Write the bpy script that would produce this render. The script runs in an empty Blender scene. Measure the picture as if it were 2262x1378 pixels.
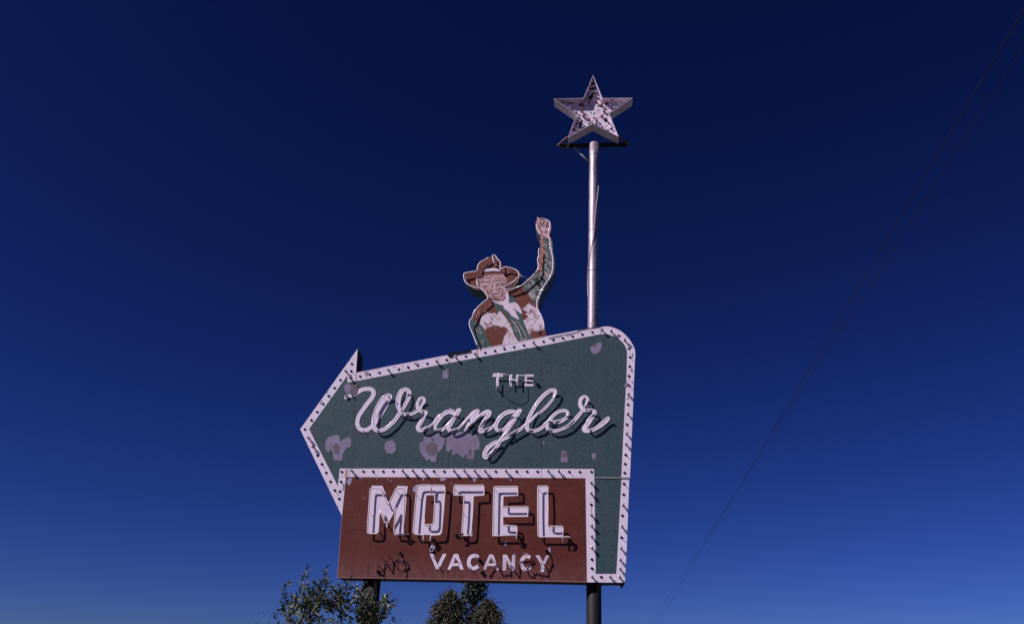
import bpy, bmesh, math, random
from mathutils import Vector, Matrix
from mathutils.geometry import tessellate_polygon
random.seed(7)
scene = bpy.context.scene
COL = scene.collection

# ---------------------------------------------------------------- camera
W, H, F = 2262.0, 1378.0, 1878.0
CX, CY = W/2, H/2
EYE = Vector((0, 0, 1.6))
d = Vector((1310-CX, 1530-CY, F)).normalized()          # world +Y (straight at the sign) in camera axes x right, y down, z forward
h = Vector((1, 0.036, 0)).normalized()
n = h.cross(d)
if n.y > 0: n = -n
Zc = n.normalized(); Yc = d; Xc = Yc.cross(Zc)
if Xc.x < 0: Xc = -Xc

def at(u, v, Y):
    """point at distance Y in front of the eye on the line of sight of a spot in the photograph"""
    r = Vector((u-CX, v-CY, F))
    w = Vector((r.dot(Xc), r.dot(Yc), r.dot(Zc)))
    return EYE + w*(Y/w.y)

cam_d = bpy.data.cameras.new('camera'); cam = bpy.data.objects.new('camera', cam_d); COL.objects.link(cam)
right = Vector((Xc.x, Yc.x, Zc.x)); down = Vector((Xc.y, Yc.y, Zc.y)); fwd = Vector((Xc.z, Yc.z, Zc.z))
m = Matrix.Identity(4)
for i in range(3):
    m[i][0] = right[i]; m[i][1] = -down[i]; m[i][2] = -fwd[i]; m[i][3] = EYE[i]
cam.matrix_world = m
cam_d.sensor_fit = 'HORIZONTAL'; cam_d.sensor_width = 36; cam_d.lens = F/W*36
cam_d.clip_start = 0.1; cam_d.clip_end = 6000
scene.camera = cam

# ---------------------------------------------------------------- light
SUN = Vector((-1.4, -1.0, 1.55)).normalized()           # towards the sun
sd = bpy.data.lights.new('sun', 'SUN'); sd.energy = 5.0; sd.angle = math.radians(0.5); sd.color = (1.0, 0.93, 0.95)
so = bpy.data.objects.new('sun', sd); COL.objects.link(so)
so.rotation_euler = (-SUN).to_track_quat('-Z', 'Y').to_euler()
wd = bpy.data.worlds.new('World'); scene.world = wd; wd.use_nodes = True
nt = wd.node_tree; nt.nodes.clear()
out = nt.nodes.new('ShaderNodeOutputWorld'); bg = nt.nodes.new('ShaderNodeBackground')
sky = nt.nodes.new('ShaderNodeTexSky'); sky.sky_type = 'NISHITA'; sky.sun_disc = False
sky.sun_elevation = math.asin(SUN.z); sky.sun_rotation = math.atan2(SUN.x, SUN.y)
sky.altitude = 1500; sky.air_density = 1.0; sky.dust_density = 0.2; sky.ozone_density = 4.0
gm = nt.nodes.new('ShaderNodeGamma'); gm.inputs[1].default_value = 1.7
mx = nt.nodes.new('ShaderNodeMix'); mx.data_type = 'RGBA'; mx.blend_type = 'MULTIPLY'; mx.inputs[0].default_value = 1
mx.inputs[7].default_value = (0.104, 0.112, 0.238, 1)
nt.links.new(sky.outputs[0], gm.inputs[0]); nt.links.new(gm.outputs[0], mx.inputs[6]); nt.links.new(mx.outputs[2], bg.inputs[0])
bg.inputs[1].default_value = 0.05
nt.links.new(bg.outputs[0], out.inputs[0])
vs = scene.view_settings; vs.view_transform = 'Standard'; vs.look = 'None'; vs.gamma = 1; vs.exposure = 0.08; vs.use_curve_mapping = False
scene.render.resolution_x, scene.render.resolution_y = 1024, 623

# ---------------------------------------------------------------- materials
def new_mat(name, base, rough=0.6, metal=0.0):
    mt = bpy.data.materials.new(name); mt.use_nodes = True
    t = mt.node_tree; b = t.nodes['Principled BSDF']
    b.inputs['Base Color'].default_value = (*base, 1); b.inputs['Roughness'].default_value = rough; b.inputs['Metallic'].default_value = metal
    return mt, t, b
def nd(t, kind, **kw):
    x = t.nodes.new(kind)
    for k, v in kw.items(): setattr(x, k, v)
    return x
def noise(t, scale, stretch=(1, 1, 1), detail=4, rough=0.6):
    tc = nd(t, 'ShaderNodeTexCoord'); mp = nd(t, 'ShaderNodeMapping'); mp.inputs['Scale'].default_value = stretch
    nz = nd(t, 'ShaderNodeTexNoise'); nz.inputs['Scale'].default_value = scale; nz.inputs['Detail'].default_value = detail; nz.inputs['Roughness'].default_value = rough
    t.links.new(tc.outputs['Object'], mp.inputs[0]); t.links.new(mp.outputs[0], nz.inputs[0])
    return nz.outputs[0]
def ramp(t, src, p0, p1, c0=(0, 0, 0), c1=(1, 1, 1)):
    r = nd(t, 'ShaderNodeValToRGB'); e = r.color_ramp.elements
    e[0].position = p0; e[1].position = p1; e[0].color = (*c0, 1); e[1].color = (*c1, 1)
    t.links.new(src, r.inputs[0]); return r.outputs[0]
def mix(t, fac, a, b, mode='MIX'):
    x = nd(t, 'ShaderNodeMix', data_type='RGBA', blend_type=mode)
    for i, v in ((0, fac), (6, a), (7, b)):
        if isinstance(v, (int, float)): x.inputs[i].default_value = v
        elif isinstance(v, tuple): x.inputs[i].default_value = (*v, 1)
        else: t.links.new(v, x.inputs[i])
    return x.outputs[2]
def painted(name, base, worn, rough=0.55, streak=0.5, speck=None, speck_scale=45, speck_w=(0.35, 0.6), big=2.2, bump=0.0):
    """weathered sign paint: broad fading, rain streaks and fine specks"""
    mt, t, b = new_mat(name, base, rough); b.inputs['Specular IOR Level'].default_value = 0.22
    c = mix(t, ramp(t, noise(t, big), 0.4, 0.75), base, worn)
    st = ramp(t, noise(t, 7, (3.2, 1, 0.22), 5), 0.52, 0.8)
    x = nd(t, 'ShaderNodeMath', operation='MULTIPLY'); x.inputs[1].default_value = streak; t.links.new(st, x.inputs[0])
    c = mix(t, x.outputs[0], c, tuple(v*0.72 for v in worn))
    if speck: c = mix(t, ramp(t, noise(t, speck_scale, detail=3), *speck_w), speck, c)
    t.links.new(c, b.inputs['Base Color'])
    t.links.new(ramp(t, noise(t, 12), 0.3, 0.8, (rough-0.12,)*3, (min(1, rough+0.2),)*3), b.inputs['Roughness'])
    if bump:
        bp = nd(t, 'ShaderNodeBump'); bp.inputs['Strength'].default_value = bump; bp.inputs['Distance'].default_value = 0.02
        t.links.new(noise(t, 1.6, detail=2), bp.inputs['Height']); t.links.new(bp.outputs[0], b.inputs['Normal'])
    return mt
M = {}
M['white'] = painted('white_enamel', (0.69, 0.585, 0.715), (0.61, 0.515, 0.63), 0.5, 0.45, (0.50, 0.41, 0.49), 22, (0.27, 0.38))
M['green'] = painted('green_enamel', (0.039, 0.073, 0.086), (0.056, 0.076, 0.088), 0.5, 0.65, (0.020, 0.038, 0.047), 34, (0.33, 0.50), bump=0.2)
M['red'] = painted('red_enamel', (0.099, 0.0205, 0.0145), (0.120, 0.029, 0.022), 0.5, 0.6, (0.066, 0.015, 0.013), 30, (0.30, 0.46), bump=0.12)
M['primer'] = painted('bare_primer', (0.235, 0.19, 0.30), (0.165, 0.13, 0.20), 0.7, 0.9, (0.13, 0.105, 0.15), 24, (0.28, 0.38))
M['primer_dark'] = painted('rusty_primer', (0.125, 0.098, 0.135), (0.145, 0.105, 0.115), 0.8, 0.5, big=9)
M['chip'] = painted('red_chip_primer', (0.30, 0.27, 0.42), (0.24, 0.21, 0.35), 0.7, 0.2)
M['scuff'] = painted('scuffed_enamel', (0.26, 0.22, 0.30), (0.20, 0.17, 0.24), 0.7, 0.3, big=20)
M['side'] = painted('cabinet_side', (0.055, 0.026, 0.024), (0.035, 0.02, 0.02), 0.7, 0.5)
M['dark'] = painted('dark_steel', (0.030, 0.022, 0.020), (0.045, 0.028, 0.022), 0.6, 0.4, big=6)
mt, t, b = new_mat('black_porcelain', (0.009, 0.008, 0.009), 0.5); b.inputs['Specular IOR Level'].default_value = 0.08; M['black'] = mt
M['collar'] = new_mat('glazed_collar', (0.42, 0.36, 0.42), 0.3)[0]
M['wire'] = new_mat('black_wire', (0.012, 0.012, 0.014), 0.5)[0]
M['seam'] = new_mat('sheet_joint', (0.022, 0.028, 0.032), 0.8)[0]
M['bright'] = new_mat('bare_edge', (0.34, 0.30, 0.31), 0.5, 0.3)[0]
M['rust'] = painted('rust_stain', (0.36, 0.22, 0.17), (0.50, 0.37, 0.36), 0.8, 0.4, big=16)
# tube glass with its white coating
mt, t, b = new_mat('coated_glass_tube', (0.80, 0.70, 0.82), 0.12)
b.inputs['Coat Weight'].default_value = 0.5; b.inputs['Coat Roughness'].default_value = 0.05
M['tube'] = mt
mt, t, b = new_mat('cream_glass_tube', (0.62, 0.50, 0.52), 0.12); b.inputs['Coat Weight'].default_value = 0.5; M['tube2'] = mt
mt, t, b = new_mat('clear_glass_tube', (0.92, 0.88, 0.92), 0.03); b.inputs['Transmission Weight'].default_value = 1.0; b.inputs['IOR'].default_value = 1.3; M['clear'] = mt
# thin bulb glass: partly see-through, glossy
mt = bpy.data.materials.new('bulb_glass'); mt.use_nodes = True; t = mt.node_tree; t.nodes.remove(t.nodes['Principled BSDF'])
tr = nd(t, 'ShaderNodeBsdfTransparent'); tr.inputs[0].default_value = (0.78, 0.76, 0.80, 1)
pr = nd(t, 'ShaderNodeBsdfPrincipled'); pr.inputs['Base Color'].default_value = (0.62, 0.56, 0.60, 1); pr.inputs['Roughness'].default_value = 0.08; pr.inputs['Coat Weight'].default_value = 1
lw = nd(t, 'ShaderNodeLayerWeight'); lw.inputs[0].default_value = 0.35
rr = ramp(t, lw.outputs['Facing'], 0.0, 0.9, (0.50,)*3, (0.96,)*3)
ms = nd(t, 'ShaderNodeMixShader'); t.links.new(rr, ms.inputs[0]); t.links.new(tr.outputs[0], ms.inputs[1]); t.links.new(pr.outputs[0], ms.inputs[2])
t.links.new(ms.outputs[0], t.nodes['Material Output'].inputs[0]); M['bulb'] = mt
mt, t, b = new_mat('frosted_bulb', (0.85, 0.78, 0.80), 0.15); b.inputs['Coat Weight'].default_value = 1; M['frost'] = mt
mt, t, b = new_mat('red_bulb', (0.42, 0.030, 0.030), 0.12); b.inputs['Coat Weight'].default_value = 1; M['redbulb'] = mt
mt, t, b = new_mat('silver_bulb', (0.75, 0.72, 0.78), 0.12, 0.85); M['silver'] = mt
# galvanised pole
mt, t, b = new_mat('galvanised_pipe', (0.45, 0.38, 0.45), 0.5, 0.75)
c = mix(t, ramp(t, noise(t, 5, (1, 1, 0.5), 6), 0.45, 0.7), (0.39, 0.32, 0.385), (0.25, 0.205, 0.245))
c = mix(t, ramp(t, noise(t, 3.0, (2.2, 2.2, 0.9), 6, 0.7), 0.62, 0.72), c, (0.20, 0.12, 0.09))
c = mix(t, ramp(t, noise(t, 18, (1, 1, 0.5), 3), 0.66, 0.76), c, (0.34, 0.25, 0.24))
t.links.new(c, b.inputs['Base Color']); t.links.new(ramp(t, noise(t, 9), 0.3, 0.8, (0.42,)*3, (0.66,)*3), b.inputs['Roughness'])
M['pole'] = mt
mt, t, b = new_mat('painted_post', (0.014, 0.013, 0.017), 0.6); b.inputs['Specular IOR Level'].default_value = 0.2
t.links.new(mix(t, ramp(t, noise(t, 6), 0.5, 0.75), (0.013, 0.012, 0.016), (0.028, 0.020, 0.018)), b.inputs['Base Color']); M['post'] = mt
# star paint, dirtier
M['star'] = painted('star_enamel', (0.70, 0.59, 0.72), (0.55, 0.45, 0.56), 0.45, 0.4, (0.085, 0.062, 0.072), 15, (0.36, 0.43))
M['blotch'] = painted('rust_shadow_paint', (0.035, 0.028, 0.030), (0.07, 0.05, 0.05), 0.7, 0.3, big=14)  # dark colour for rust and painted-in bulb shadows on the star
M['starwall'] = painted('star_return_paint', (0.76, 0.63, 0.68), (0.60, 0.47, 0.50), 0.6, 0.8, (0.20, 0.13, 0.14), 7, (0.28, 0.36))
# cowboy paints
def brush(name, a, b_, scale, stretch, lo, hi, c3=None, rough=0.55, rot=0):
    mt, t, b = new_mat(name, a, rough); b.inputs['Specular IOR Level'].default_value = 0.18
    tc = nd(t, 'ShaderNodeTexCoord'); mp = nd(t, 'ShaderNodeMapping'); mp.inputs['Rotation'].default_value = (0, rot, 0); mp2 = nd(t, 'ShaderNodeMapping'); mp2.inputs['Scale'].default_value = stretch
    nz = nd(t, 'ShaderNodeTexNoise'); nz.inputs['Scale'].default_value = scale; nz.inputs['Detail'].default_value = 5; nz.inputs['Distortion'].default_value = 0.8
    t.links.new(tc.outputs['Object'], mp.inputs[0]); t.links.new(mp.outputs[0], mp2.inputs[0]); t.links.new(mp2.outputs[0], nz.inputs[0])
    c = mix(t, ramp(t, nz.outputs[0], lo, hi), a, b_)
    if c3: c = mix(t, ramp(t, noise(t, scale*1.7, stretch, 4), 0.58, 0.68), c, c3)
    t.links.new(c, b.inputs['Base Color']); return mt
M['cow_brown'] = brush('brown_leather_paint', (0.130, 0.036, 0.027), (0.155, 0.050, 0.039), 3, (1, 1, 1), 0.4, 0.7, (0.20, 0.082, 0.066))
M['cow_teal'] = brush('teal_shirt_paint', (0.052, 0.090, 0.094), (0.062, 0.104, 0.106), 4, (1, 1, 1), 0.4, 0.7)
M['cow_sleeve'] = brush('streaked_sleeve_paint', (0.055, 0.088, 0.088), (0.46, 0.36, 0.36), 9, (2.2, 1, 0.6), 0.46, 0.66, (0.035, 0.055, 0.058), rot=0.45)
M['cow_skin'] = brush('painted_skin', (0.47, 0.275, 0.29), (0.23, 0.115, 0.10), 11, (1.0, 1, 1.7), 0.47, 0.64, (0.58, 0.41, 0.46), rot=0.3)
M['cow_hand'] = brush('painted_hand', (0.56, 0.33, 0.40), (0.34, 0.175, 0.16), 9, (1.3, 1, 1), 0.44, 0.66, (0.62, 0.45, 0.52))
M['cow_fur'] = brush('white_fur_paint', (0.60, 0.49, 0.57), (0.26, 0.125, 0.11), 8, (1, 1, 0.7), 0.48, 0.68, (0.70, 0.62, 0.78), rot=0.6)
M['cow_scarf'] = brush('kerchief_paint', (0.66, 0.52, 0.64), (0.50, 0.36, 0.40), 5, (2.5, 1, 0.8), 0.5, 0.75, rot=0.9)
M['cow_arm'] = brush('tan_leather_paint', (0.30, 0.135, 0.10), (0.40, 0.22, 0.19), 7, (2, 1, 1), 0.45, 0.7)
M['skin_dark'] = new_mat('skin_shadow_paint', (0.17, 0.075, 0.062), 0.6)[0]
M['skin_mid'] = new_mat('skin_crease_paint', (0.30, 0.155, 0.14), 0.6)[0]
M['skin_light'] = new_mat('skin_highlight_paint', (0.66, 0.50, 0.54), 0.6)[0]
M['olive'] = new_mat('beard_shade_paint', (0.16, 0.105, 0.075), 0.6)[0]
M['cream'] = new_mat('cream_stroke_paint', (0.50, 0.37, 0.36), 0.6)[0]
M['cow_side'] = painted('figure_return_paint', (0.050, 0.085, 0.088), (0.038, 0.066, 0.070), 0.6, 0.6)

# ---------------------------------------------------------------- builders
def link(name, me, parent=None, loc=(0, 0, 0)):
    o = bpy.data.objects.new(name, me); COL.objects.link(o); o.location = loc
    if parent: o.parent = parent
    return o
def thing(name, label, cat, loc, group=None):
    o = link(name, None, None, loc); o['label'] = label; o['category'] = cat
    if group: o['group'] = group
    return o
def wloc(o):
    v = Vector(o.location)
    while o.parent: o = o.parent; v += Vector(o.location)
    return v
class MB:
    def __init__(s): s.v = []; s.f = []; s.mi = []; s.sm = []
    def add(s, vs, fs, mi=0, smooth=False):
        k = len(s.v); s.v += [tuple(p) for p in vs]
        for f in fs: s.f.append(tuple(k+i for i in f)); s.mi.append(mi); s.sm.append(smooth)
    def build(s, name, mats, parent=None, smooth=None):
        org = wloc(parent) if parent else Vector((0, 0, 0))
        me = bpy.data.meshes.new(name); me.from_pydata([(a-org.x, b-org.y, c-org.z) for a, b, c in s.v], [], s.f)
        for q in (mats if isinstance(mats, (list, tuple)) else [mats]): me.materials.append(q)
        me.polygons.foreach_set('material_index', s.mi); me.polygons.foreach_set('use_smooth', s.sm); me.update()
        return link(name, me, parent)
    # flat polygon lying in the plane Y, outline given in photo pixels
    def poly(s, px, Y, holes=(), mi=0):
        loops = [[at(u, v, Y) for u, v in px]] + [[at(u, v, Y) for u, v in hh] for hh in holes]
        flat = [p for l in loops for p in l]
        for tri in tessellate_polygon(loops):
            a, b2, c = (flat[i] for i in tri)
            if (b2-a).cross(c-a).y > 0: tri = tri[::-1]
            s.add([flat[i] for i in tri], [(0, 1, 2)], mi)
    # solid: front outline in pixels at Y0, pushed straight back to Y1
    def solid(s, px, Y0, Y1, mi_front=0, mi_side=0, holes=()):
        s.poly(px, Y0, holes, mi_front)
        for lp in [px]+list(holes):
            fr = [at(u, v, Y0) for u, v in lp]; bk = [Vector((p.x, Y1, p.z)) for p in fr]
            k = len(fr)
            for i in range(k):
                j = (i+1) % k; s.add([fr[i], fr[j], bk[j], bk[i]], [(0, 1, 2, 3)], mi_side)
        loops = [[Vector((p.x, Y1, p.z)) for p in (at(u, v, Y0) for u, v in px)]]
        for tri in tessellate_polygon(loops): s.add([loops[0][i] for i in tri], [(0, 1, 2)], mi_side)
    # brush stroke of varying width (u, v, w) in the plane Y, drifting towards the viewer along its length
    def ribbon(s, path, Y, drift=0.002, caps=True, mi=0):
        k = len(path); L = []; R = []
        for i, (u, v, w) in enumerate(path):
            a = path[max(0, i-1)]; b2 = path[min(k-1, i+1)]
            tx, ty = b2[0]-a[0], b2[1]-a[1]; l = math.hypot(tx, ty) or 1
            nx, ny = -ty/l*w/2, tx/l*w/2; y = Y-drift*i/max(1, k-1)
            L.append(at(u+nx, v+ny, y)); R.append(at(u-nx, v-ny, y))
        for i in range(k-1): s.add([L[i], L[i+1], R[i+1], R[i]], [(0, 1, 2, 3)], mi)
        if caps:
            for e, q in ((0, 1), (k-1, k-2)):
                u, v, w = path[e]; a0 = math.atan2(v-path[q][1], u-path[q][0]); y = Y-drift*e/max(1, k-1)
                pts = [at(u+math.cos(a0+g)*w/2, v+math.sin(a0+g)*w/2, y) for g in [math.pi*(j/8-0.5) for j in range(9)]]
                s.add(pts, [tuple(range(9))], mi)
    def tube(s, pts, r, n=8, mi=0, cap=True):
        pts = [Vector(p) for p in pts]; q = [pts[0]]
        for p in pts[1:]:
            if (p-q[-1]).length > 1e-4: q.append(p)
        pts = q
        if len(pts) < 2: return
        rr = r if isinstance(r, (list, tuple)) else [r]*len(pts)
        up = None; rings = []
        for i, p in enumerate(pts):
            t = (pts[min(i+1, len(pts)-1)]-pts[max(i-1, 0)])
            if t.length < 1e-6: t = pts[i]-pts[i-1]
            t.normalize()
            if up is None: up = t.orthogonal().normalized()
            up = (up-t*up.dot(t)); up = up.normalized() if up.length > 1e-5 else t.orthogonal().normalized()
            b2 = t.cross(up)
            rings.append([p+(up*math.cos(a)+b2*math.sin(a))*rr[min(i, len(rr)-1)] for a in [2*math.pi*j/n for j in range(n)]])
        vs = [v for g in rings for v in g]; fs = []
        for i in range(len(rings)-1):
            for j in range(n):
                a = i*n+j; b3 = i*n+(j+1) % n; fs.append((a, b3, b3+n, a+n))
        if cap: fs.append(tuple(range(n))[::-1]); fs.append(tuple(range(len(vs)-n, len(vs))))
        s.add(vs, fs, mi, True)
    def box(s, a, b2, mi=0):
        x0, y0, z0 = a; x1, y1, z1 = b2
        v = [(x0, y0, z0), (x1, y0, z0), (x1, y1, z0), (x0, y1, z0), (x0, y0, z1), (x1, y0, z1), (x1, y1, z1), (x0, y1, z1)]
        s.add(v, [(0, 3, 2, 1), (4, 5, 6, 7), (0, 1, 5, 4), (1, 2, 6, 5), (2, 3, 7, 6), (3, 0, 4, 7)], mi)
    def lathe(s, prof, org, n=14, mi=0, axis='-y', smooth=True):
        """profile (distance along axis, radius); the axis points towards the viewer (-y) or up (z)"""
        vs = []; fs = []
        for dd, r in prof:
            for j in range(n):
                a = 2*math.pi*j/n; ca, sa = math.cos(a)*r, math.sin(a)*r
                vs.append(Vector(org)+(Vector((ca, -dd, sa)) if axis == '-y' else Vector((ca, sa, dd))))
        for i in range(len(prof)-1):
            for j in range(n): a = i*n+j; b3 = i*n+(j+1) % n; fs.append((a, b3, b3+n, a+n))
        fs.append(tuple(range(len(vs)-n, len(vs)))); fs.append(tuple(range(n))[::-1])
        s.add(vs, fs, mi, smooth)

def crom(pts, n=6, closed=False):
    k = len(pts); o = []
    for i in range(k-1):
        p0, p1, p2, p3 = pts[max(0, i-1)], pts[i], pts[i+1], pts[min(k-1, i+2)]
        for j in range(n):
            t = j/n
            o.append(tuple(0.5*(2*b+(c-a)*t+(2*a-5*b+4*c-d_)*t*t+(3*b-a-3*c+d_)*t**3) for a, b, c, d_ in zip(p0, p1, p2, p3)))
    o.append(tuple(pts[-1])); return o
def rounded(pts, r=1.4, closed=False):
    """polyline with its corners eased"""
    o = []; k = len(pts)
    for i in range(k):
        if not closed and i in (0, k-1): o.append(pts[i]); continue
        p, a, b2 = pts[i], pts[i-1], pts[(i+1) % k]
        def tow(q):
            l = math.hypot(q[0]-p[0], q[1]-p[1]) or 1; f = min(r, l*0.45)/l
            return (p[0]+(q[0]-p[0])*f, p[1]+(q[1]-p[1])*f)
        s0, s1 = tow(a), tow(b2)
        for t in (0, 0.33, 0.67, 1): o.append(tuple((1-t)**2*x+2*t*(1-t)*y+t*t*z for x, y, z in zip(s0, p, s1)))
    if closed: o.append(o[0])
    return o
def ragged(px, amp=0.8, step=2.5, rnd=random):
    o = []
    for i in range(len(px)):
        a, b2 = px[i], px[(i+1) % len(px)]; l = math.hypot(b2[0]-a[0], b2[1]-a[1]); k = max(1, int(l/step))
        for j in range(k):
            t = j/k; o.append((a[0]+(b2[0]-a[0])*t+rnd.uniform(-amp, amp), a[1]+(b2[1]-a[1])*t+rnd.uniform(-amp, amp)))
    return o
def Z(o, pts):
    """enlarged-view readings -> photo pixels (a third number, a width, is scaled too)"""
    ox, oy, s = o
    return [(ox+p[0]/s, oy+p[1]/s) + ((p[2]/s,) if len(p) > 2 else ()) for p in pts]
R1=(655,760,6.89); R2=(655,940,6.89); R3=(840,720,6.89); R4=(1020,700,6.89); R5=(1210,700,6.89); R6=(1210,890,6.89); R7=(1220,1030,6.89); R8=(1220,1150,6.89)
LA=(750,845,9.843); LB=(830,845,9.843); LC=(920,880,9.843); LD=(1010,880,9.843); LE=(1060,890,9.843); LF=(1130,840,9.843); LG=(1220,850,9.843)
M1=(800,1060,9.843); M2=(900,1060,9.843); M3=(980,1060,9.843); M4=(1060,1060,9.843); M5=(1160,1060,9.843)
V0=(820,1170,11.48); V1=(940,1170,11.48); V2=(1070,1170,11.48); TH=(1080,815,15.31)
B5=(750,1020,7.54); B6=(1030,1020,7.54); PT=(900,950,12.567)
CH=(1020,550,9.843); CF=(1040,600,15.31); CA=(1130,540,9.843); CD=(1165,465,13.78); CL=(1025,650,10.6); CR=(1110,630,10.6); ST=(1215,160,7.658); SH=(660,1230,9.835)
P = 19.0; DEP = 0.55

# ---------------------------------------------------------------- the motel sign
base = at(1060, 1280, P+DEP/2); base.y = P+DEP/2
sign = thing('motel_sign', 'large green and red arrow-shaped roadside sign with white bulb border', 'sign', base)
outline = [(790,770.2),(786.4,822.4)] + [(1301.4,724.7),(1326,722.5),(1336,720.8),(1343,720.9),(1349.3,721.8),(1358,724.4),(1366.8,728.3),(1375,733.6),(1382.7,740.6),(1389,747.4),(1394.3,755.2),(1398.5,762.3),(1401.6,769.7),(1403,775.5),(1403.3,781.3),
           (1400.1,845),(1398.7,890),(1395.3,970),(1391.4,1054.4),(1390.0,1058),(1384,1218.7),(1380.4,1286.2),(1296.2,1285.3),(1230,1283.7),(980,1279.2),(744.6,1275.2),(755.1,1138.8),(663,947.8)]
mb = MB(); mb.solid(outline, P, P+DEP, 0, 1)
mb.build('cabinet', [M['white'], M['side']], sign)
gfield = [(682.6,947.2),(766.8,829.7),(766.8,844.2),(785.6,841.6),(840,831),(1020,796.1),(1210,761),(1324.7,738.2),(1331,737.6),(1337.7,738),(1347,739.4),(1355.1,742.1),(1363,746),(1369.7,750.8),(1375.5,756.4),(1379.8,762.4),(1383,769),(1384.6,775.5),
          (1383.4,830.6),(1379.8,895),(1371.8,1051),(1372.2,1056),(1363,1230),(1360.8,1266.1),(1316.1,1266.1),(1312.9,1056),(1312.3,1035.1),(1309,1034.5),(1196,1034.0),(750.1,1033.6),(745.7,1072.1)]
mb = MB(); mb.poly(gfield, P-0.004); green = mb.build('green_panel', M['green'], sign)
mt = M['red']; t = mt.node_tree; b = t.nodes['Principled BSDF']       # sun-bleached strip along the bottom of the red sheet
tc = nd(t, 'ShaderNodeTexCoord'); sx = nd(t, 'ShaderNodeSeparateXYZ'); t.links.new(tc.outputs['Object'], sx.inputs[0])
mr = nd(t, 'ShaderNodeMapRange'); mr.inputs[1].default_value = 0.52; mr.inputs[2].default_value = -0.05; t.links.new(sx.outputs[2], mr.inputs[0])
mm = nd(t, 'ShaderNodeMath', operation='MULTIPLY'); t.links.new(mr.outputs[0], mm.inputs[0]); t.links.new(ramp(t, noise(t, 9, (1.5, 1, 0.6)), 0.25, 0.7), mm.inputs[1])
old = b.inputs['Base Color'].links[0].from_socket
t.links.new(mix(t, mm.outputs[0], old, (0.165, 0.070, 0.070)), b.inputs['Base Color'])
rfield = [(764.1,1053),(1010,1054),(1292.8,1055.4),(1296.2,1285.2),(1230,1283.4),(980,1278.9),(744.9,1275.0),(755.4,1138.8)]
mb = MB(); mb.poly(rfield, P-0.004); redp = mb.build('red_panel', M['red'], sign)
# bleached lip along the bottom edge and the box bottom rim
mb = MB()
mb.solid([(745.2,1273.6),(980,1277.3),(1230,1281.8),(1296,1283.6),(1296,1285.6),(1230,1283.9),(980,1279.4),(744.8,1275.4)], P-0.014, P-0.0045)
mb.build('bottom_lip', painted('bleached_lip', (0.24, 0.125, 0.125), (0.19, 0.09, 0.09), 0.6, 0.4, big=8), redp)
# sheet joints
seam_kind = ['sheet_joint', 'seam']
def seam(a, b2, w, Y):
    x = MB(); x.ribbon([(*a, w), (*b2, w)], Y, 0, False); x.build(seam_kind[0], M[seam_kind[1]], sign)
seam((785.0,842),(779.2,1033), 0.9, P-0.0065); seam((992.6,801),(990.2,1033), 1.0, P-0.0065); seam((1196.6,764),(1195.2,1033), 0.8, P-0.0065)
seam((1312.0,1016),(1312.2,1034), 0.6, P-0.0065); seam((889.5,821.5),(887.8,852), 0.4, P-0.0065)
seam((819.5,1170),(812.8,1274), 0.9, P-0.0065); seam((826,1055),(823,1072), 0.45, P-0.0065); seam((1195,1056),(1194,1072), 0.3, P-0.0065); seam((953.5,1225),(956,1279), 0.3, P-0.0065)
seam_kind[:] = ['border_joint', 'seam']
for a, b2, w in (((1326.3,723),(1326.8,738.3),0.7),((992.8,784.5),(992.6,800.5),0.5),((968.6,789),(968.3,805),0.4),((771.8,1034),(771.2,1053),0.5),((1196,1034.5),(1195.2,1053.8),0.4),((746.5,1052.2),(763,1052.4),0.4)):
    seam(a, b2, w, P-0.0025)
mb = MB()
mb.solid([(1313,1053.2),(1371.5,1053.6),(1392,1054.0),(1392,1055.4),(1371.5,1055.6),(1313,1055.4)], P-0.018, P-0.005)
mb.build('joint_strip', M['bright'], sign)
seam_kind[:] = ['rust_streak', 'rust']
for a, b2, w in (((890.2,805.2),(889.4,820.8),1.2),((787,823),(786.6,841),2.2),((765.5,1036),(764.5,1052),6),((901,803.5),(900.7,808),0.9),((926,798.5),(925.7,806),0.8),((1053.5,772),(1056,787),3),((1321,724.5),(1287,731),0.8),((1204,745.4),(1060,772.6),0.8),((786.8,822.8),(840,813.2),0.9),((1306.5,1115),(1306.4,1132),1.6)):
    seam(a, b2, w, P-0.0018)
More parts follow.
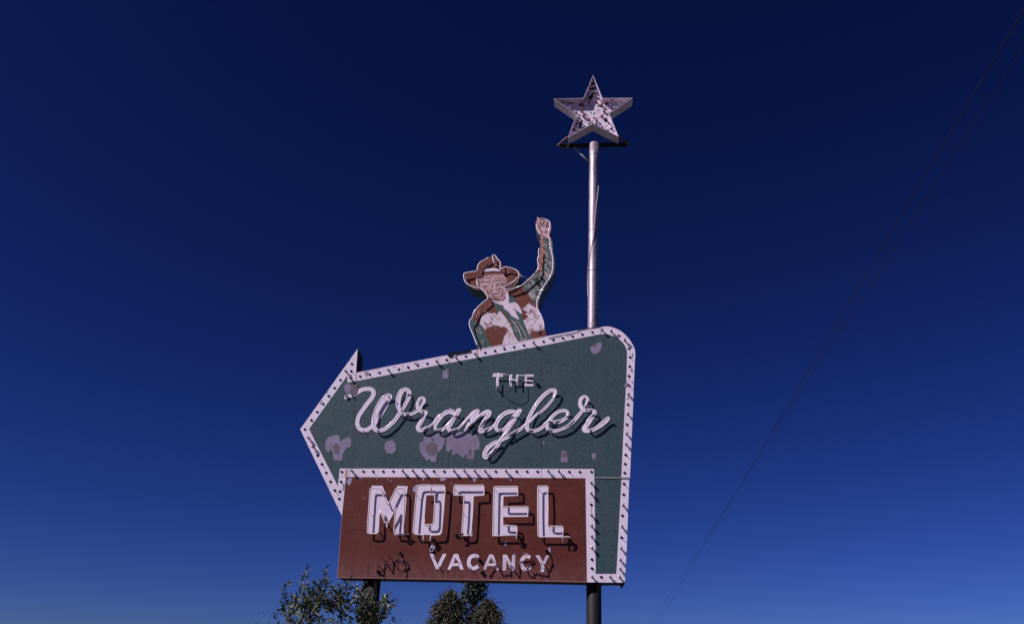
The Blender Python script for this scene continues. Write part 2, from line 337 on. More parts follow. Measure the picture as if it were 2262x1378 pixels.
# peeled paint on the green sheet, down to the primer
peels = [Z(R1,[(740,620),(790,595),(820,600),(832,640),(812,740),(770,752),(725,700),(722,650)]),
 Z(R2,[(435,250),(470,185),(560,145),(640,140),(660,190),(667,235),(740,185),(830,175),(832,320),(780,325),(730,370),(705,440),(695,520),(650,535),(630,510),(600,530),(565,510),(555,410),(530,360),(490,405),(470,395),(455,395),(438,340)]),
 Z((650,740,4.593),[(945,1070),(1000,1065),(1030,1110),(1030,1170),(985,1205),(940,1195),(918,1150),(920,1100)]),
 Z(PT,[(460,170),(690,90),(880,80),(1050,190),(1050,260),(1010,400),(950,540),(880,590),(800,590),(820,690),(800,790),(780,880),(700,870),(640,850),(620,790),(540,855),(470,740),(430,730),(370,630),(330,500),(350,350),(400,310),(440,320)]),
 Z(PT,[(1080,190),(1300,60),(1450,40),(1560,70),(1830,120),(1910,130),(1990,250),(2005,360),(2000,520),(1850,550),(1855,700),(1820,815),(1760,810),(1730,780),(1640,800),(1660,690),(1600,650),(1580,740),(1540,745),(1460,700),(1430,650),(1350,640),(1290,690),(1230,670),(1250,560),(1200,550),(1150,605),(1090,590),(1070,470)]),
 Z(R3,[(955,690),(1050,640),(1040,745),(1025,800),(950,790),(945,760)]),
 Z(R5,[(650,460),(700,420),(760,395),(815,390),(822,440),(805,510),(745,560),(690,560),(660,520)]),
 Z(R6,[(200,750),(240,720),(285,740),(295,800),(310,850),(295,905),(240,895),(205,905),(195,860),(210,810)]),
 Z(R6,[(665,790),(700,755),(745,765),(730,830),(705,865),(680,840)]),
 Z(LC,[(700,205),(740,195),(760,225),(745,242),(710,242)]), Z(LF,[(670,1350),(690,1300),(715,1320),(710,1378),(680,1378)])]
def spots(qs, amp, step, Y, name, mat, par):
    for q in qs:
        x = MB(); x.poly(ragged(q, amp, step), Y); x.build(name, mat, par)
spots(peels, 0.85, 1.9, P-0.008, 'peeled_paint', M['primer'], green)
spots([Z(R2,[(550,310),(600,260),(650,290),(655,400),(620,440),(580,420)]), Z(PT,[(520,430),(600,340),(700,320),(800,370),(840,450),(820,560),(770,680),(640,710),(560,620),(510,540)]),
          Z(PT,[(1490,550),(1520,530),(1545,570),(1525,600),(1495,590)]), Z(PT,[(1690,540),(1740,510),(1790,540),(1780,620),(1770,720),(1690,720)]), Z(PT,[(1680,460),(1700,450),(1705,480),(1685,485)]), Z(PT,[(1745,455),(1770,450),(1775,485),(1750,490)]),
          Z(R5,[(690,420),(745,400),(750,445),(700,450)]), Z(R6,[(210,760),(270,735),(290,800),(270,840),(220,815)]), Z(R3,[(1010,665),(1050,640),(1045,730),(1020,735)])], 0.3, 2.5, P-0.0092, 'rusted_primer', M['primer_dark'], green)
spots([Z(R1,[(830,622),(868,616),(925,595),(932,640),(930,700),(915,745),(862,772),(800,748),(815,690)])], 0.4, 2, P-0.0205, 'rusted_primer', M['primer_dark'], green)
# scuffs and bare spots on the white border
spots([Z(R5,[(10,310),(60,300),(150,280),(205,268),(500,215),(510,228),(400,255),(300,295),(240,272),(200,305),(120,322),(60,348),(15,332)]), Z(R1,[(1030,420),(1095,415),(1075,495),(1050,490)]), Z(R1,[(345,905),(385,850),(395,858),(370,912)]),
          Z(R2,[(695,980),(705,890),(728,885),(720,985)]), Z(R4,[(620,440),(655,430),(650,465),(625,462)]), Z(R3,[(505,560),(560,550),(558,595),(510,585)]), Z(R3,[(1045,455),(1100,458),(1105,495),(1070,495)]), Z(R1,[(450,750),(475,712),(488,715),(465,745)]),
          Z(R1,[(808,470),(835,455),(832,505),(810,505)]), Z(R5,[(1275,560),(1300,545),(1298,620),(1280,600)]), Z(R5,[(1255,795),(1285,780),(1300,825),(1275,850)]), Z(R5,[(1270,980),(1298,975),(1290,1020)]), Z(R5,[(1222,945),(1250,940),(1252,950),(1225,955)]),
          Z(R5,[(1200,1240),(1235,1215),(1238,1230),(1210,1255)]), Z(R3,[(200,618),(228,612),(225,632),(205,635)]), Z(R4,[(40,545),(75,540),(60,560)]), Z(R3,[(1170,425),(1195,420),(1190,445),(1175,445)]), Z(R1,[(795,265),(815,250),(805,275)]), Z(R2,[(620,1200),(640,1215),(635,1235),(618,1215)])], 0.2, 2, P-0.0035, 'border_scuff', M['scuff'], sign)
q = Z(R5,[(1165,1040),(1195,975),(1220,1010),(1205,1060),(1170,1062)])
mb = MB(); mb.poly(ragged(q, 0.25), P-0.0082); mb.build('peeled_corner', M['primer'], green)
# chips in the red sheet
spots([Z(R2,[(760,850),(800,790),(840,800),(845,830),(810,900),(790,905),(775,870)]), Z(M2,[(115,250),(125,160),(200,92),(235,100),(190,200),(190,262)]), Z(B5,[(1670,290),(1690,265),(1790,270),(1740,310),(1690,312)]), Z(B5,[(1375,300),(1390,270),(1418,265),(1400,308)]),
          Z(B5,[(612,265),(637,265),(625,297)]), Z(B6,[(105,275),(165,268),(160,312),(130,342)]), Z(B6,[(715,290),(768,285),(740,318)]), Z(B5,[(798,290),(815,285),(820,302),(802,305)]), Z(B5,[(845,325),(875,288),(882,292),(858,330)]), Z(M1,[(22,385),(48,385),(45,412),(25,410)]),
          Z(V2,[(505,350),(540,270),(570,330),(560,400),(520,395)]), Z(V2,[(1610,470),(1650,430),(1685,490),(1670,575),(1640,570)]), Z(V0,[(1475,520),(1490,460),(1510,380),(1560,370),(1575,410),(1620,410),(1610,500),(1570,560),(1490,560)]), Z(B5,[(1855,355),(1872,352),(1872,375),(1858,375)]), Z(M1,[(90,890),(108,880),(112,905),(95,910)]),Z(B5,[(320,262),(385,260),(380,272),(325,270)])], 0.2, 2, P-0.008, 'chipped_paint', M['chip'], redp)

# hand-painted script word
W1 = Z(LA,[(150,320,95),(210,292,82),(300,250,88),(395,202,92),(500,148,88),(620,132,88),(695,148,92),(735,190,95),(738,250,95),(690,348,95),(595,465,92),(500,598,90),(420,722,88),(388,840,90),(390,910,92),(425,985,90),(478,1020,88),(535,1032,92),(612,1014,90),(690,958,85),(770,875,85),(850,775,82),(930,658,68),(1010,525,62),(1070,420,62),(1105,345,62)])
W2 = Z(LA,[(1095,290,82),(1040,315,100),(960,378,110),(880,492,110),(800,640,105),(748,780,100),(735,900,95),(757,985,95),(812,1030,90),(880,1036,85),(980,1008,80),(1080,932,80),(1190,830,80)])+Z(LB,[(480,722,85),(560,600,75),(640,470,80),(705,350,85),(736,262,82),(728,190,76),(680,145,72),(620,152,78),(555,212,92),(510,312,96),(490,422,96),(495,522,86),(527,612,80),(587,680,70),(660,692,62),(760,682,66),(860,640,66),(930,588,62),(1000,505,70),(1045,418,75),(1050,358,66),(1015,325,52),(962,350,62),(915,430,70),(905,510,75),(932,572,70),(985,620,70),(1045,640,80),(1095,655,62)])
W3 = Z(LB,[(1098,640,70),(1070,700,82),(1010,800,92),(950,900,96),(915,975,92),(942,1032,78),(1010,1030,75),(1090,985,75),(1180,922,70),(1260,858,66),(1330,770,60),(1370,705,55)])
A1 = Z(LC,[(850,330,62),(770,300,80),(680,290,90),(590,335,90),(500,430,90),(430,540,78),(405,620,62),(428,680,62),(490,690,60),(560,672,70),(640,610,70),(720,520,70),(800,410,72),(870,312,85),(912,255,92)])
A2 = Z(LC,[(930,250,90),(880,340,85),(800,450,82),(740,552,90),(702,630,86),(718,690,76),(790,700,70),(870,665,62),(950,605,54),(1050,500,56),(1150,390,70),(1250,290,70),(1325,258,62)])
N1 = Z(LD,[(450,272,80),(390,372,100),(320,472,112),(250,582,100),(178,708,66)])
N2 = Z(LD,[(280,570,60),(330,515,70),(420,430,75),(530,350,80),(630,288,82),(697,288,86),(690,342,90),(620,442,86),(550,542,95),(492,632,90),(472,690,86),(522,718,76),(600,705,75),(690,668,70),(770,610,65),(835,535,52)])
G1 = Z(LD,[(1290,310,60),(1230,282,76),(1150,285,90),(1060,310,90),(960,380,90),(880,480,86),(845,590,76),(852,660,75),(892,700,70),(960,690,62),(1040,640,70),(1110,560,70),(1180,450,70),(1250,350,70),(1325,265,75)])
G2 = Z(LE,[(872,160,85),(820,252,80),(740,372,80),(660,492,86),(580,612,80),(500,722,76),(440,812,76),(400,905,78),(340,995,84),(255,1085,86),(175,1160,86),(112,1172,88),(98,1105,90),(150,1002,95),(230,922,90),(330,862,76),(430,822,74),(540,772,68),(625,735,58)])
L1 = Z(LE,[(690,690,50),(770,640,66),(860,580,70),(960,495,70)])+Z(LF,[(330,950,74),(410,875,72),(520,780,75),(640,670,75),(760,560,75),(860,442,72),(930,342,82),(952,262,86),(922,215,76),(850,220,80),(740,290,85),(620,412,85),(510,562,82),(420,722,78),(365,850,82),(338,950,90),(340,1035,86),(382,1095,85),(450,1110,76),(540,1085,75),(640,1038,74),(720,965,66),(780,890,56)])
E1 = Z(LF,[(870,925,66),(960,920,75),(1080,880,80),(1180,812,80),(1225,732,75),(1200,672,70),(1110,655,70),(1000,690,75),(900,770,75),(822,870,75),(772,962,75),(787,1050,80),(862,1100,75),(980,1090,70),(1100,1050,66)])+Z(LG,[(330,898,70),(450,800,75),(550,690,74),(622,600,70),(688,530,62),(735,450,70),(760,380,80),(765,312,80),(735,262,62),(682,256,62),(622,312,85),(604,390,84),(612,455,80),(648,515,70),(705,558,60),(780,562,66),(870,560,75),(925,575,76)])
RR = Z(LG,[(932,600,78),(895,668,82),(832,762,88),(762,852,100),(692,940,104),(712,996,84),(782,1000,76),(862,985,75),(960,940,75),(1060,882,75),(1150,815,72),(1220,738,76)])
mb = MB()
for k, pth in enumerate((W1, W2, W3, A1, A2, N1, N2, G1, G2, L1, E1, RR)):
    pth = crom(pth, 6)
    if pth is not None: mb.ribbon(pth, P-0.0100-0.0004*k, 0.003)
mb.build('script_lettering', M['white'], sign)

def letter(px, holes=(), Y=P-0.010, name='letter'):
    q = MB(); q.poly(px, Y, holes); return q.build(name, M['white'], sign)
# block letters
letter(Z(M1,[(210,120),(440,120),(510,300),(580,490),(670,310),(770,120),(990,130),(965,340),(900,1190),(700,1190),(690,1140),(725,640),(530,1040),(388,640),(355,1165),(118,1170),(150,700),(180,300)]))
letter(Z(M2,[(205,170),(240,112),(520,105),(800,110),(832,160),(790,700),(752,1140),(700,1192),(165,1182),(125,1120),(155,700)]), [Z(M2,[(412,335),(592,335),(575,650),(555,965),(365,960),(385,650)])])
letter(Z(M3,[(225,120),(880,115),(885,332),(650,345),(635,780),(620,1215),(390,1205),(415,780),(440,330),(225,335)]))
letter(Z(M4,[(310,140),(840,135),(830,340),(512,352),(507,575),(1068,585),(1060,797),(505,800),(500,985),(800,990),(825,1010),(805,1200),(280,1215),(290,700)]))
letter(Z(M5,[(275,140),(515,140),(500,990),(810,995),(835,1030),(825,1230),(285,1240),(272,700)]))
# small block word
letter(Z(V1,[(105,600),(195,600),(305,880),(440,600),(535,605),(345,985),(265,990)]))
letter(Z(V1,[(720,605),(825,605),(970,1000),(880,1000),(840,905),(670,920),(625,1010),(555,995)]), [Z(V1,[(768,715),(705,838),(818,838)])])
def cee(path):
    q = MB(); q.ribbon(crom(path, 6), P-0.010, 0.0005, False); return q.build('letter', M['white'], sign)
cee(Z(V1,[(1345,690,92),(1255,648,92),(1170,668,92),(1112,735,95),(1097,830,96),(1122,920,95),(1190,968,92),(1262,958,92),(1335,912,92)]))
letter(Z(V2,[(125,620),(220,620),(370,1010),(290,1010),(250,910),(75,905),(35,1005),(-42,1005)]), [Z(V2,[(176,702),(100,845),(226,845)])])
letter(Z(V2,[(470,625),(570,625),(690,870),(705,630),(780,630),(775,1030),(680,1030),(555,760),(550,1015),(465,1015)]))
cee(Z(V2,[(1165,695,90),(1082,665,90),(1000,692,92),(947,780,95),(932,860,95),(970,950,92),(1030,992,90),(1100,985,90),(1160,930,86)]))
letter(Z(V2,[(1295,640),(1395,640),(1480,810),(1565,645),(1640,645),(1525,880),(1510,1060),(1430,1060),(1440,870)]))
# the short word at the top
letter(Z(TH,[(120,190),(475,190),(478,262),(342,256),(332,580),(255,580),(262,256),(120,262)]))
letter(Z(TH,[(700,180),(797,180),(775,330),(915,330),(915,182),(1000,190),(985,565),(905,565),(915,402),(768,410),(772,577),(685,577)]))
letter(Z(TH,[(1215,180),(1515,180),(1512,257),(1290,257),(1288,360),(1510,372),(1500,425),(1288,422),(1288,500),(1505,500),(1505,577),(1205,577)]))

# neon tubing, held clear of the sheet on short glass posts
OFF = 0.098
def neon(name, paths, mat, r=0.0155, off=OFF, Y=None, post=9, parent=None, curved=True, post_mat=None):
    Yb = (P if Y is None else Y); q = MB(); posts = []; par = parent or sign
    for pth in paths:
        pp = crom(pth, 5) if curved else rounded(pth, 1.5)
        pts = [at(p[0], p[1], Yb-off) for p in pp]
        q.tube(pts, r, 8)
        acc = 0.45
        for i in range(1, len(pts)):
            acc += (pts[i]-pts[i-1]).length
            if acc > 0.75: acc = 0; posts.append(pts[i])
    o = q.build(name, mat, par)
    for e in posts: x = MB(); x.tube([e, Vector((e.x, Yb-0.006, e.z))], 0.0065, 6); x.build('tube_post', post_mat or M['clear'], o)
    return o
neon('neon_tube', [Z(LA,[(1140,330),(1125,275),(1070,250),(990,275),(900,348),(812,490),(752,650),(732,800),(738,930),(782,1005),(852,1030),(950,1005),(1060,930),(1195,800)])+Z(LB,[(520,640),(590,530),(650,400),(685,280),(690,195),(660,135),(592,130),(520,182),(465,292),(446,430),(466,540),(520,622),(600,660),(700,666),(800,650),(880,602),(942,555)]),
    Z(LB,[(1020,330),(960,342),(918,400),(908,470),(935,550),(980,590),(1060,608),(1122,632),(1110,690),(1040,772),(970,880),(940,950),(962,1000),(1050,1002),(1150,950),(1250,880)])+Z(LC,[(392,500)])], M['tube'])
neon('neon_tube', [Z(LC,[(830,262),(740,252),(640,280),(532,350),(442,450),(396,560),(402,632),(442,670),(520,666),(600,622),(690,540),(790,420)]), Z(LC,[(905,262),(830,390),(742,540),(692,640),(730,690),(820,670),(920,622),(1030,520),(1150,400),(1260,292),(1318,250)])], M['tube'])
neon('neon_tube', [Z(LD,[(440,245),(372,380),(292,530),(205,640)]), Z(LD,[(250,590),(330,510),(410,436),(530,342),(620,290),(682,284),(668,342),(590,460),(520,560),(482,640),(510,676),(600,670),(710,630),(800,590)])], M['tube'])
neon('neon_tube', [Z(LD,[(1262,312),(1180,272),(1080,282),(970,350),(880,450),(832,560),(832,632),(882,680),(970,666),(1080,612),(1140,582)]), Z(LE,[(862,172),(790,290),(700,430),(622,560),(565,650),(500,722),(430,822),(380,900),(300,1010),(220,1100),(142,1140),(88,1112),(92,1040),(150,950),(262,862),(390,806)])], M['tube'])
neon('neon_tube', [Z(LE,[(540,742),(640,682),(760,612),(880,542),(1000,476)])+Z(LF,[(420,880),(540,762),(660,650),(780,530),(880,420),(950,322),(978,245),(950,192),(880,192),(760,262),(620,400),(490,562),(400,722),(342,880),(336,980),(372,1050),(442,1076),(560,1050),(680,982),(735,905)])], M['tube'])
neon('neon_tube', [Z(LF,[(830,880),(950,880),(1080,850),(1190,782),(1240,705),(1202,652),(1110,640),(1000,672),(890,762),(802,870),(762,940),(772,1012),(832,1060),(922,1075),(1050,1055)])+Z(LG,[(330,880),(450,770),(560,642),(655,540)])], M['tube'])
neon('neon_tube', [Z(LG,[(690,470),(740,420),(768,335),(742,264),(690,248),(640,282),(620,352),(640,430),(690,508),(760,530),(870,532),(920,572),(870,642),(790,732),(736,822),(732,910),(772,960),(850,965),(960,900),(1080,802),(1180,722),(1225,702),(1252,742)])], M['tube'])
for pa in ([Z(M1,[(385,640),(375,800),(358,1120),(330,1162),(200,1166),(118,1150),(120,1000),(140,700),(165,350),(178,195),(205,175),(380,180),(412,205),(480,380),(535,520),(562,535),(600,470),(735,190),(765,172),(900,175),(922,230),(910,600),(898,1110),(930,1165),(1020,1180)]), Z(M1,[(395,645),(430,760),(500,930),(560,930),(650,780),(735,600),(715,800),(690,1100),(712,1160),(890,1172)])],
           [Z(M2,[(350,1340),(345,1250),(350,1190),(165,1178),(125,1120),(160,700),(195,300),(225,135),(280,108),(500,105),(510,150),(508,300)]), Z(M2,[(400,318),(590,312),(600,400),(578,900),(545,965),(400,970),(362,940),(372,850)]), Z(M2,[(508,300),(525,140),(550,112),(800,115),(828,170),(790,700),(748,1140),(700,1190),(512,1200),(505,1260),(500,1330)])],
           [Z(M3,[(400,1205),(400,1100),(430,700),(445,330),(225,330),(225,150),(250,112),(560,115),(860,110),(885,150),(880,330),(650,345),(636,700),(602,1150),(560,1200),(400,1205)])],
           [Z(M4,[(810,1205),(285,1212),(298,600),(308,165),(340,142),(825,140),(830,338),(510,350),(505,582),(1038,580),(1048,792),(502,797),(505,980),(780,995),(815,1030),(805,1200),(800,1300)])],
           [Z(M5,[(990,1250),(950,1236),(310,1236),(285,1200),(275,700),(278,160),(300,132),(475,130),(492,160),(505,600),(495,990),(540,1006),(800,1002),(830,1040),(825,1375)])]):
    neon('neon_tube', pa, M['tube2'], curved=False)
# nearly invisible clear tubing over the bottom row
neon('clear_tube', [Z(V0,[(150,1000),(165,880),(185,720),(210,598),(300,760),(395,912),(408,760),(425,612)])], M['clear'], 0.0145, 0.105, curved=False)
neon('clear_tube', [Z(V0,[(490,605),(620,605),(690,640)]), Z(V0,[(655,552),(740,640),(790,730),(780,800),(645,842)])], M['clear'], 0.0145, 0.105)
neon('clear_tube', [Z(V2,[(-20,1000),(60,870),(170,680),(250,850),(310,975),(450,930),(512,985),(510,700),(560,740),(680,960),(742,990),(738,660)])], M['clear'], 0.0145, 0.105, curved=False)
neon('clear_tube', [Z(V2,[(735,620),(900,610),(1080,600),(1120,660)]), Z(V2,[(1120,660),(1000,690),(945,780),(930,860),(970,950),(1040,995),(1120,985),(1125,920),(1450,975),(1470,960)]), Z(V2,[(1345,660),(1400,740),(1470,850),(1540,740),(1590,660)]), Z(V2,[(1470,850),(1470,980)])], M['clear'], 0.0145, 0.105)
neon('neon_tube', [Z(TH,[(150,165),(455,165),(710,205)]), Z(TH,[(275,300),(262,480),(262,690)]), Z(TH,[(720,205),(712,420),(710,545)]), Z(TH,[(740,360),(920,340)]), Z(TH,[(960,545),(960,240),(1000,215),(1220,225),(1270,210)])], M['tube'], 0.0135, 0.10, curved=False)

# electrode housings, stubs and loose wire
def housing(u, v, r=0.045, mat='collar'):
    c = at(u, v, P-0.012); q = MB()
    q.lathe([(-0.006, r), (0.028, r), (0.034, r*0.86), (0.030, r*0.66), (0.0, r*0.62)], c, 16); o = q.build('electrode_housing', M[mat], sign)
    q = MB(); q.lathe([(0.001, r*0.60), (0.014, r*0.58)], c, 14); q.build('electrode_hole', M['black'], o)
for u, v, r, mt_ in ((954.1,1213.6,0.046,'collar'),(1060.3,1237.5,0.036,'black'),(1066.0,1264.5,0.042,'black'),(1208.5,1217.5,0.034,'black'),(836.1,1262.5,0.040,'black'),(884.5,1222.3,0.036,'black'),(1008.7,1182.4,0.034,'black'),(766.8,876.8,0.042,'collar'),(1187.8,849.9,0.040,'black'),(1043.0,870,0.028,'black')):
    if (u, v) != (1043.0, 870): housing(u, v, r, mt_)
def stub(pts, r=0.012, mat='black', name='electrode'):
    """pts: (u, v, distance clear of the sheet)"""
    q = MB(); q.tube([at(u, v, P-o) for u, v, o in pts], r, 8); return q.build(name, M[mat], sign)
for (u, v) in ((896,1181),(957,1194),(1021,1184),(1146,1188),(1258,1194)):
    stub([(u-4,v-5,0.10),(u+2,v-4,0.105),(u+3,v,0.07),(u+3,v+2,0.01)], 0.018)
    stub([(u-7,v+3,0.10),(u-2,v+4,0.10),(u+1,v+1,0.10),(u+2,v-3,0.06),(u+2,v-3,0.0)], 0.015)
    stub([(u-3,v-1,0.06),(u+2,v-1,0.06)], 0.018)
stub([(835,1171,0.0),(836,1175,0.10)], 0.009); stub([(947,957.5,0.0),(948,961,0.08)], 0.009); stub([(802.8,950.5,0.0),(803.8,954,0.07)], 0.008); stub([(777,872,0.0),(779,875,0.06)], 0.012)
for a, b2 in (((845,852),(0,0)),):
    stub([(858,874,0.10),(862,881,0.02)], 0.012)
for (u, v) in ((898,913),(1033,928),(1037,944),(1130,961),(1212,932),(1219,934),(1044,941)):
    stub([(u-3,v-2,0.098),(u+1,v-1,0.09),(u+2,v,0.03),(u+2,v,0.0)], 0.016)
for q_ in ((956.5,1229.5),(1004,1232),(1050.5,1227),(1037.5,1252.5),(873,1248),(856.5,1224.5),(835,1247)):
    stub([(q_[0],q_[1],0.0),(q_[0]+0.3,q_[1]-0.4,0.085)], 0.009)
stub([(970,1253,0.0),(970.3,1252,0.075)], 0.012)
def wire(pts, r=0.0055, n=6):
    q = MB(); q.tube([at(u, v, P-o) for u, v, o in crom(pts, n)], r, 6); return q.build('loose_wire', M['wire'], sign)
wire([(p[0], p[1], 0.02) for p in Z(TH,[(390,770),(450,830),(560,930),(740,1080),(900,1152),(1060,1180),(1200,1140),(1290,1040),(1320,900),(1305,700),(1290,590)])])
wire([(p[0], p[1], 0.06) for p in Z(TH,[(500,640),(640,570),(800,400),(900,300),(985,228)])], 0.0035)
wire([(p[0], p[1], 0.02) for p in Z(V0,[(770,680),(830,820),(880,980),(892,1120),(882,1238)])], 0.008)
wire([(p[0], p[1], 0.02) for p in Z(V0,[(190,1060),(270,1130),(320,1180),(372,1230)])], 0.008)
wire([(p[0], p[1], 0.02) for p in Z(V0,[(660,700),(560,780),(440,870),(300,980),(220,1030)])], 0.005)
wire([(p[0], p[1], 0.03) for p in Z(V2,[(1640,600),(1680,680),(1690,780)])], 0.009)
wire([(p[0], p[1], 0.03) for p in Z(TH,[(1290,270),(1400,285),(1520,360),(1600,460),(1660,515)])], 0.010)
wire([(p[0], p[1], 0.03) for p in Z(TH,[(250,660),(290,690),(340,730),(420,800)])], 0.012)

# bulb border: empty sockets, and the bulbs still in place
empty, lit = [], []
def S(o, pts, dst):
    dst += Z(o, pts)
S(R1,[(843,300),(832,410),(668,545),(578,665),(490,788),(405,910),(315,1030),(227,1155),(127,1295),(968,490),(1112,460),(1262,435)], empty); S(R1,[(755,420),(823,520)], lit)
S(R2,[(320,452),(385,583),(452,712),(517,848),(582,980),(650,1110),(690,700),(677,850),(660,997)], empty); S(R2,[(190,192),(255,322)], lit)
S(R3,[(282,658),(425,628),(570,600),(717,572),(1010,515),(1303,462)], empty); S(R3,[(130,680),(860,545),(1155,485)], lit)
S(R4,[(357,543),(505,515),(650,488),(797,458),(945,430),(1245,375)], empty); S(R4,[(205,570),(1095,400)], lit)
S(R5,[(85,350),(230,322),(377,295),(525,265),(677,232),(1083,285),(1235,480),(1252,612),(1245,752),(1235,898),(1235,1042),(1220,1332)], empty); S(R5,[(825,205),(965,225),(1170,360),(1225,1185)], lit)
S(R6,[(1205,325),(1185,787),(1177,925),(1170,1060)], empty); S(R6,[(1215,170),(1197,470),(1190,630)], lit)
S(R7,[(1090,262),(1085,425),(1067,745),(1053,1078),(593,578)], empty); S(R7,[(1075,590),(1058,915),(1043,1243),(590,250),(590,412),(593,740),(595,905),(597,1065),(600,1238)], lit)
S(R8,[(745,852),(603,720),(603,585)], empty); S(R8,[(1033,592),(1028,730),(1022,855),(877,850),(605,850)], lit)
S(B5,[(42,160),(398,158),(560,158),(730,158),(897,155),(1572,155),(1745,158)][1:], empty); S(B5,[(210,152),(1058,152),(1228,152),(1395,152),(1912,155),(2082,152)], lit)
S(B6,[(492,158),(838,158),(1013,160),(1187,160),(1715,163),(1892,165),(2085,163)], empty); S(B6,[(142,155),(315,157),(662,155),(1365,157),(1540,158)], lit)
def proto(build, mats, name):
    q = MB(); build(q); me = bpy.data.meshes.new(name); me.from_pydata(q.v, [], q.f)
    for k in mats: me.materials.append(k)
    me.polygons.foreach_set('material_index', q.mi); me.polygons.foreach_set('use_smooth', q.sm); me.update(); return me
def sock(q):
    q.lathe([(-0.002, 0.027), (0.012, 0.027), (0.014, 0.022), (0.003, 0.019)], (0, 0, 0), 14)
    q.box((-0.038, -0.003, -0.005), (-0.022, 0.0015, 0.005)); q.box((0.022, -0.003, -0.005), (0.038, 0.0015, 0.005))
def sock_stem(q):
    sock(q); q.tube([(0, -0.002, 0), (0.002, -0.05, -0.002), (0.003, -0.075, -0.006)], [0.007, 0.006, 0.004], 6)
me_sock = proto(sock, [M['black']], 'empty_socket'); me_stem = proto(sock_stem, [M['black']], 'empty_socket')
me_base = proto(lambda q: q.lathe([(-0.002, 0.022), (0.016, 0.022), (0.018, 0.016), (0.040, 0.015)], (0, 0, 0), 14), [M['black']], 'bulb_base')
me_bulb = proto(lambda q: q.lathe([(0.034, 0.015), (0.046, 0.020), (0.062, 0.030), (0.078, 0.0345), (0.094, 0.034), (0.110, 0.027), (0.120, 0.015), (0.124, 0.003)], (0, 0, 0), 16), [M['bulb']], 'light_bulb')
sw = wloc(sign)
for i, (u, v) in enumerate(empty):
    link('empty_socket', me_stem if i % 3 == 1 else me_sock, sign, at(u, v, P-0.001)-sw)
for u, v in lit:
    o = link('light_bulb', me_bulb, sign, at(u, v, P-0.001)-sw); link('bulb_base', me_base, o)
# black top-edge bar with shade put into its colour, a bolt under the box
mb = MB(); mb.solid(Z(R3,[(1010,432),(1060,405),(1275,378),(1378,365),(1378,378),(1095,430),(1085,460),(1030,450)]), P-0.03, P+0.06); mb.build('shaded_edge_bar', M['black'], sign)
mb = MB(); mb.solid([(1275,730.2),(1301,724.2),(1326,721.6),(1326,723.2),(1301.4,725.6),(1275,731)], P-0.006, P+0.08); mb.build('top_flashing', M['dark'], sign)
bp = at(1373.3, 1294, P+0.25); mb = MB(); mb.lathe([(-0.10, 0.022), (0.02, 0.022), (0.03, 0.016)], (bp.x, bp.y, bp.z+0.06), 8, axis='z'); mb.lathe([(-0.06, 0.034), (-0.03, 0.034)], (bp.x, bp.y, bp.z+0.06), 6, axis='z'); mb.build('hanger_bolt', M['dark'], sign)

# ---------------------------------------------------------------- posts
PY = P+DEP/2
pb = at(1311.5, 1335, PY); pole = thing('sign_pole', 'tall galvanised pipe rising behind the sign and holding up the star', 'pole', (pb.x, PY, 0))
top_low = at(1311, 1100, PY)
mb = MB(); mb.tube([(pb.x, PY, 0), (pb.x, PY, 2.0), (top_low.x, PY, top_low.z)], 0.162, 24); mb.build('lower_post', M['post'], pole)
SY = P+0.02                          # front edge of the star
pa_, pz_ = at(1309.6, 735, PY), at(1312.6, 318.6, PY)
mb = MB(); pts = [top_low.lerp(pa_, 0.3)+Vector((0, 0, 0.0))]+[pa_.lerp(pz_, k/10) for k in range(11)]
mb.tube(pts, 0.133, 28); up = mb.build('pipe', M['pole'], pole)
mb = MB()
for vv in (511.5, 600.5, 345):
    c = at(1309.5+(735-vv)*0.0072, vv, PY); mb.tube([c-Vector((0, 0, 0.008)), c+Vector((0, 0, 0.008))], 0.1355, 28)
mb.build('pipe_joint', M['dark'], pole)
cab = [at(u, v, y) for u, v, y in crom([(1322.3,410,PY-0.10),(1320.5,430,PY-0.13),(1317,455,PY-0.145),(1314.5,480,PY-0.15),(1312,512,PY-0.15),(1310,527,PY-0.15),(1305.5,540,PY-0.145),(1302.5,560,PY-0.13),(1299.8,580,PY-0.09),(1298.3,605,PY-0.03),(1297.9,625,PY-0.02),(1298.6,660,PY-0.05)], 4)]
mb = MB(); mb.tube(cab, 0.0085, 6); mb.build('cable', M['bright'], pole)
# left-hand post, half hidden by the shrub
lb = at(817, 1335, PY); lt = at(819, 1276, PY)
lp = thing('support_post', 'short dark post under the left end of the red panel, behind the shrub', 'post', (lb.x, PY, 0))
mb = MB(); mb.tube([(lb.x, PY, 0), (lb.x, PY, lt.z+0.4)], 0.19, 24); mb.build('pipe', M['post'], lp)
c0, c1 = at(688, 1327, PY), at(800, 1331, PY)
mb = MB(); mb.tube([(c0.x, PY+0.05, c0.z), (c1.x, PY+0.05, c0.z)], 0.022, 10); mb.build('crossbar', M['post'], lp)
mb = MB(); mb.tube([(c0.x, PY+0.05, 0), (c0.x, PY+0.05, c0.z)], 0.030, 10); mb.build('rail_leg', M['post'], lp)

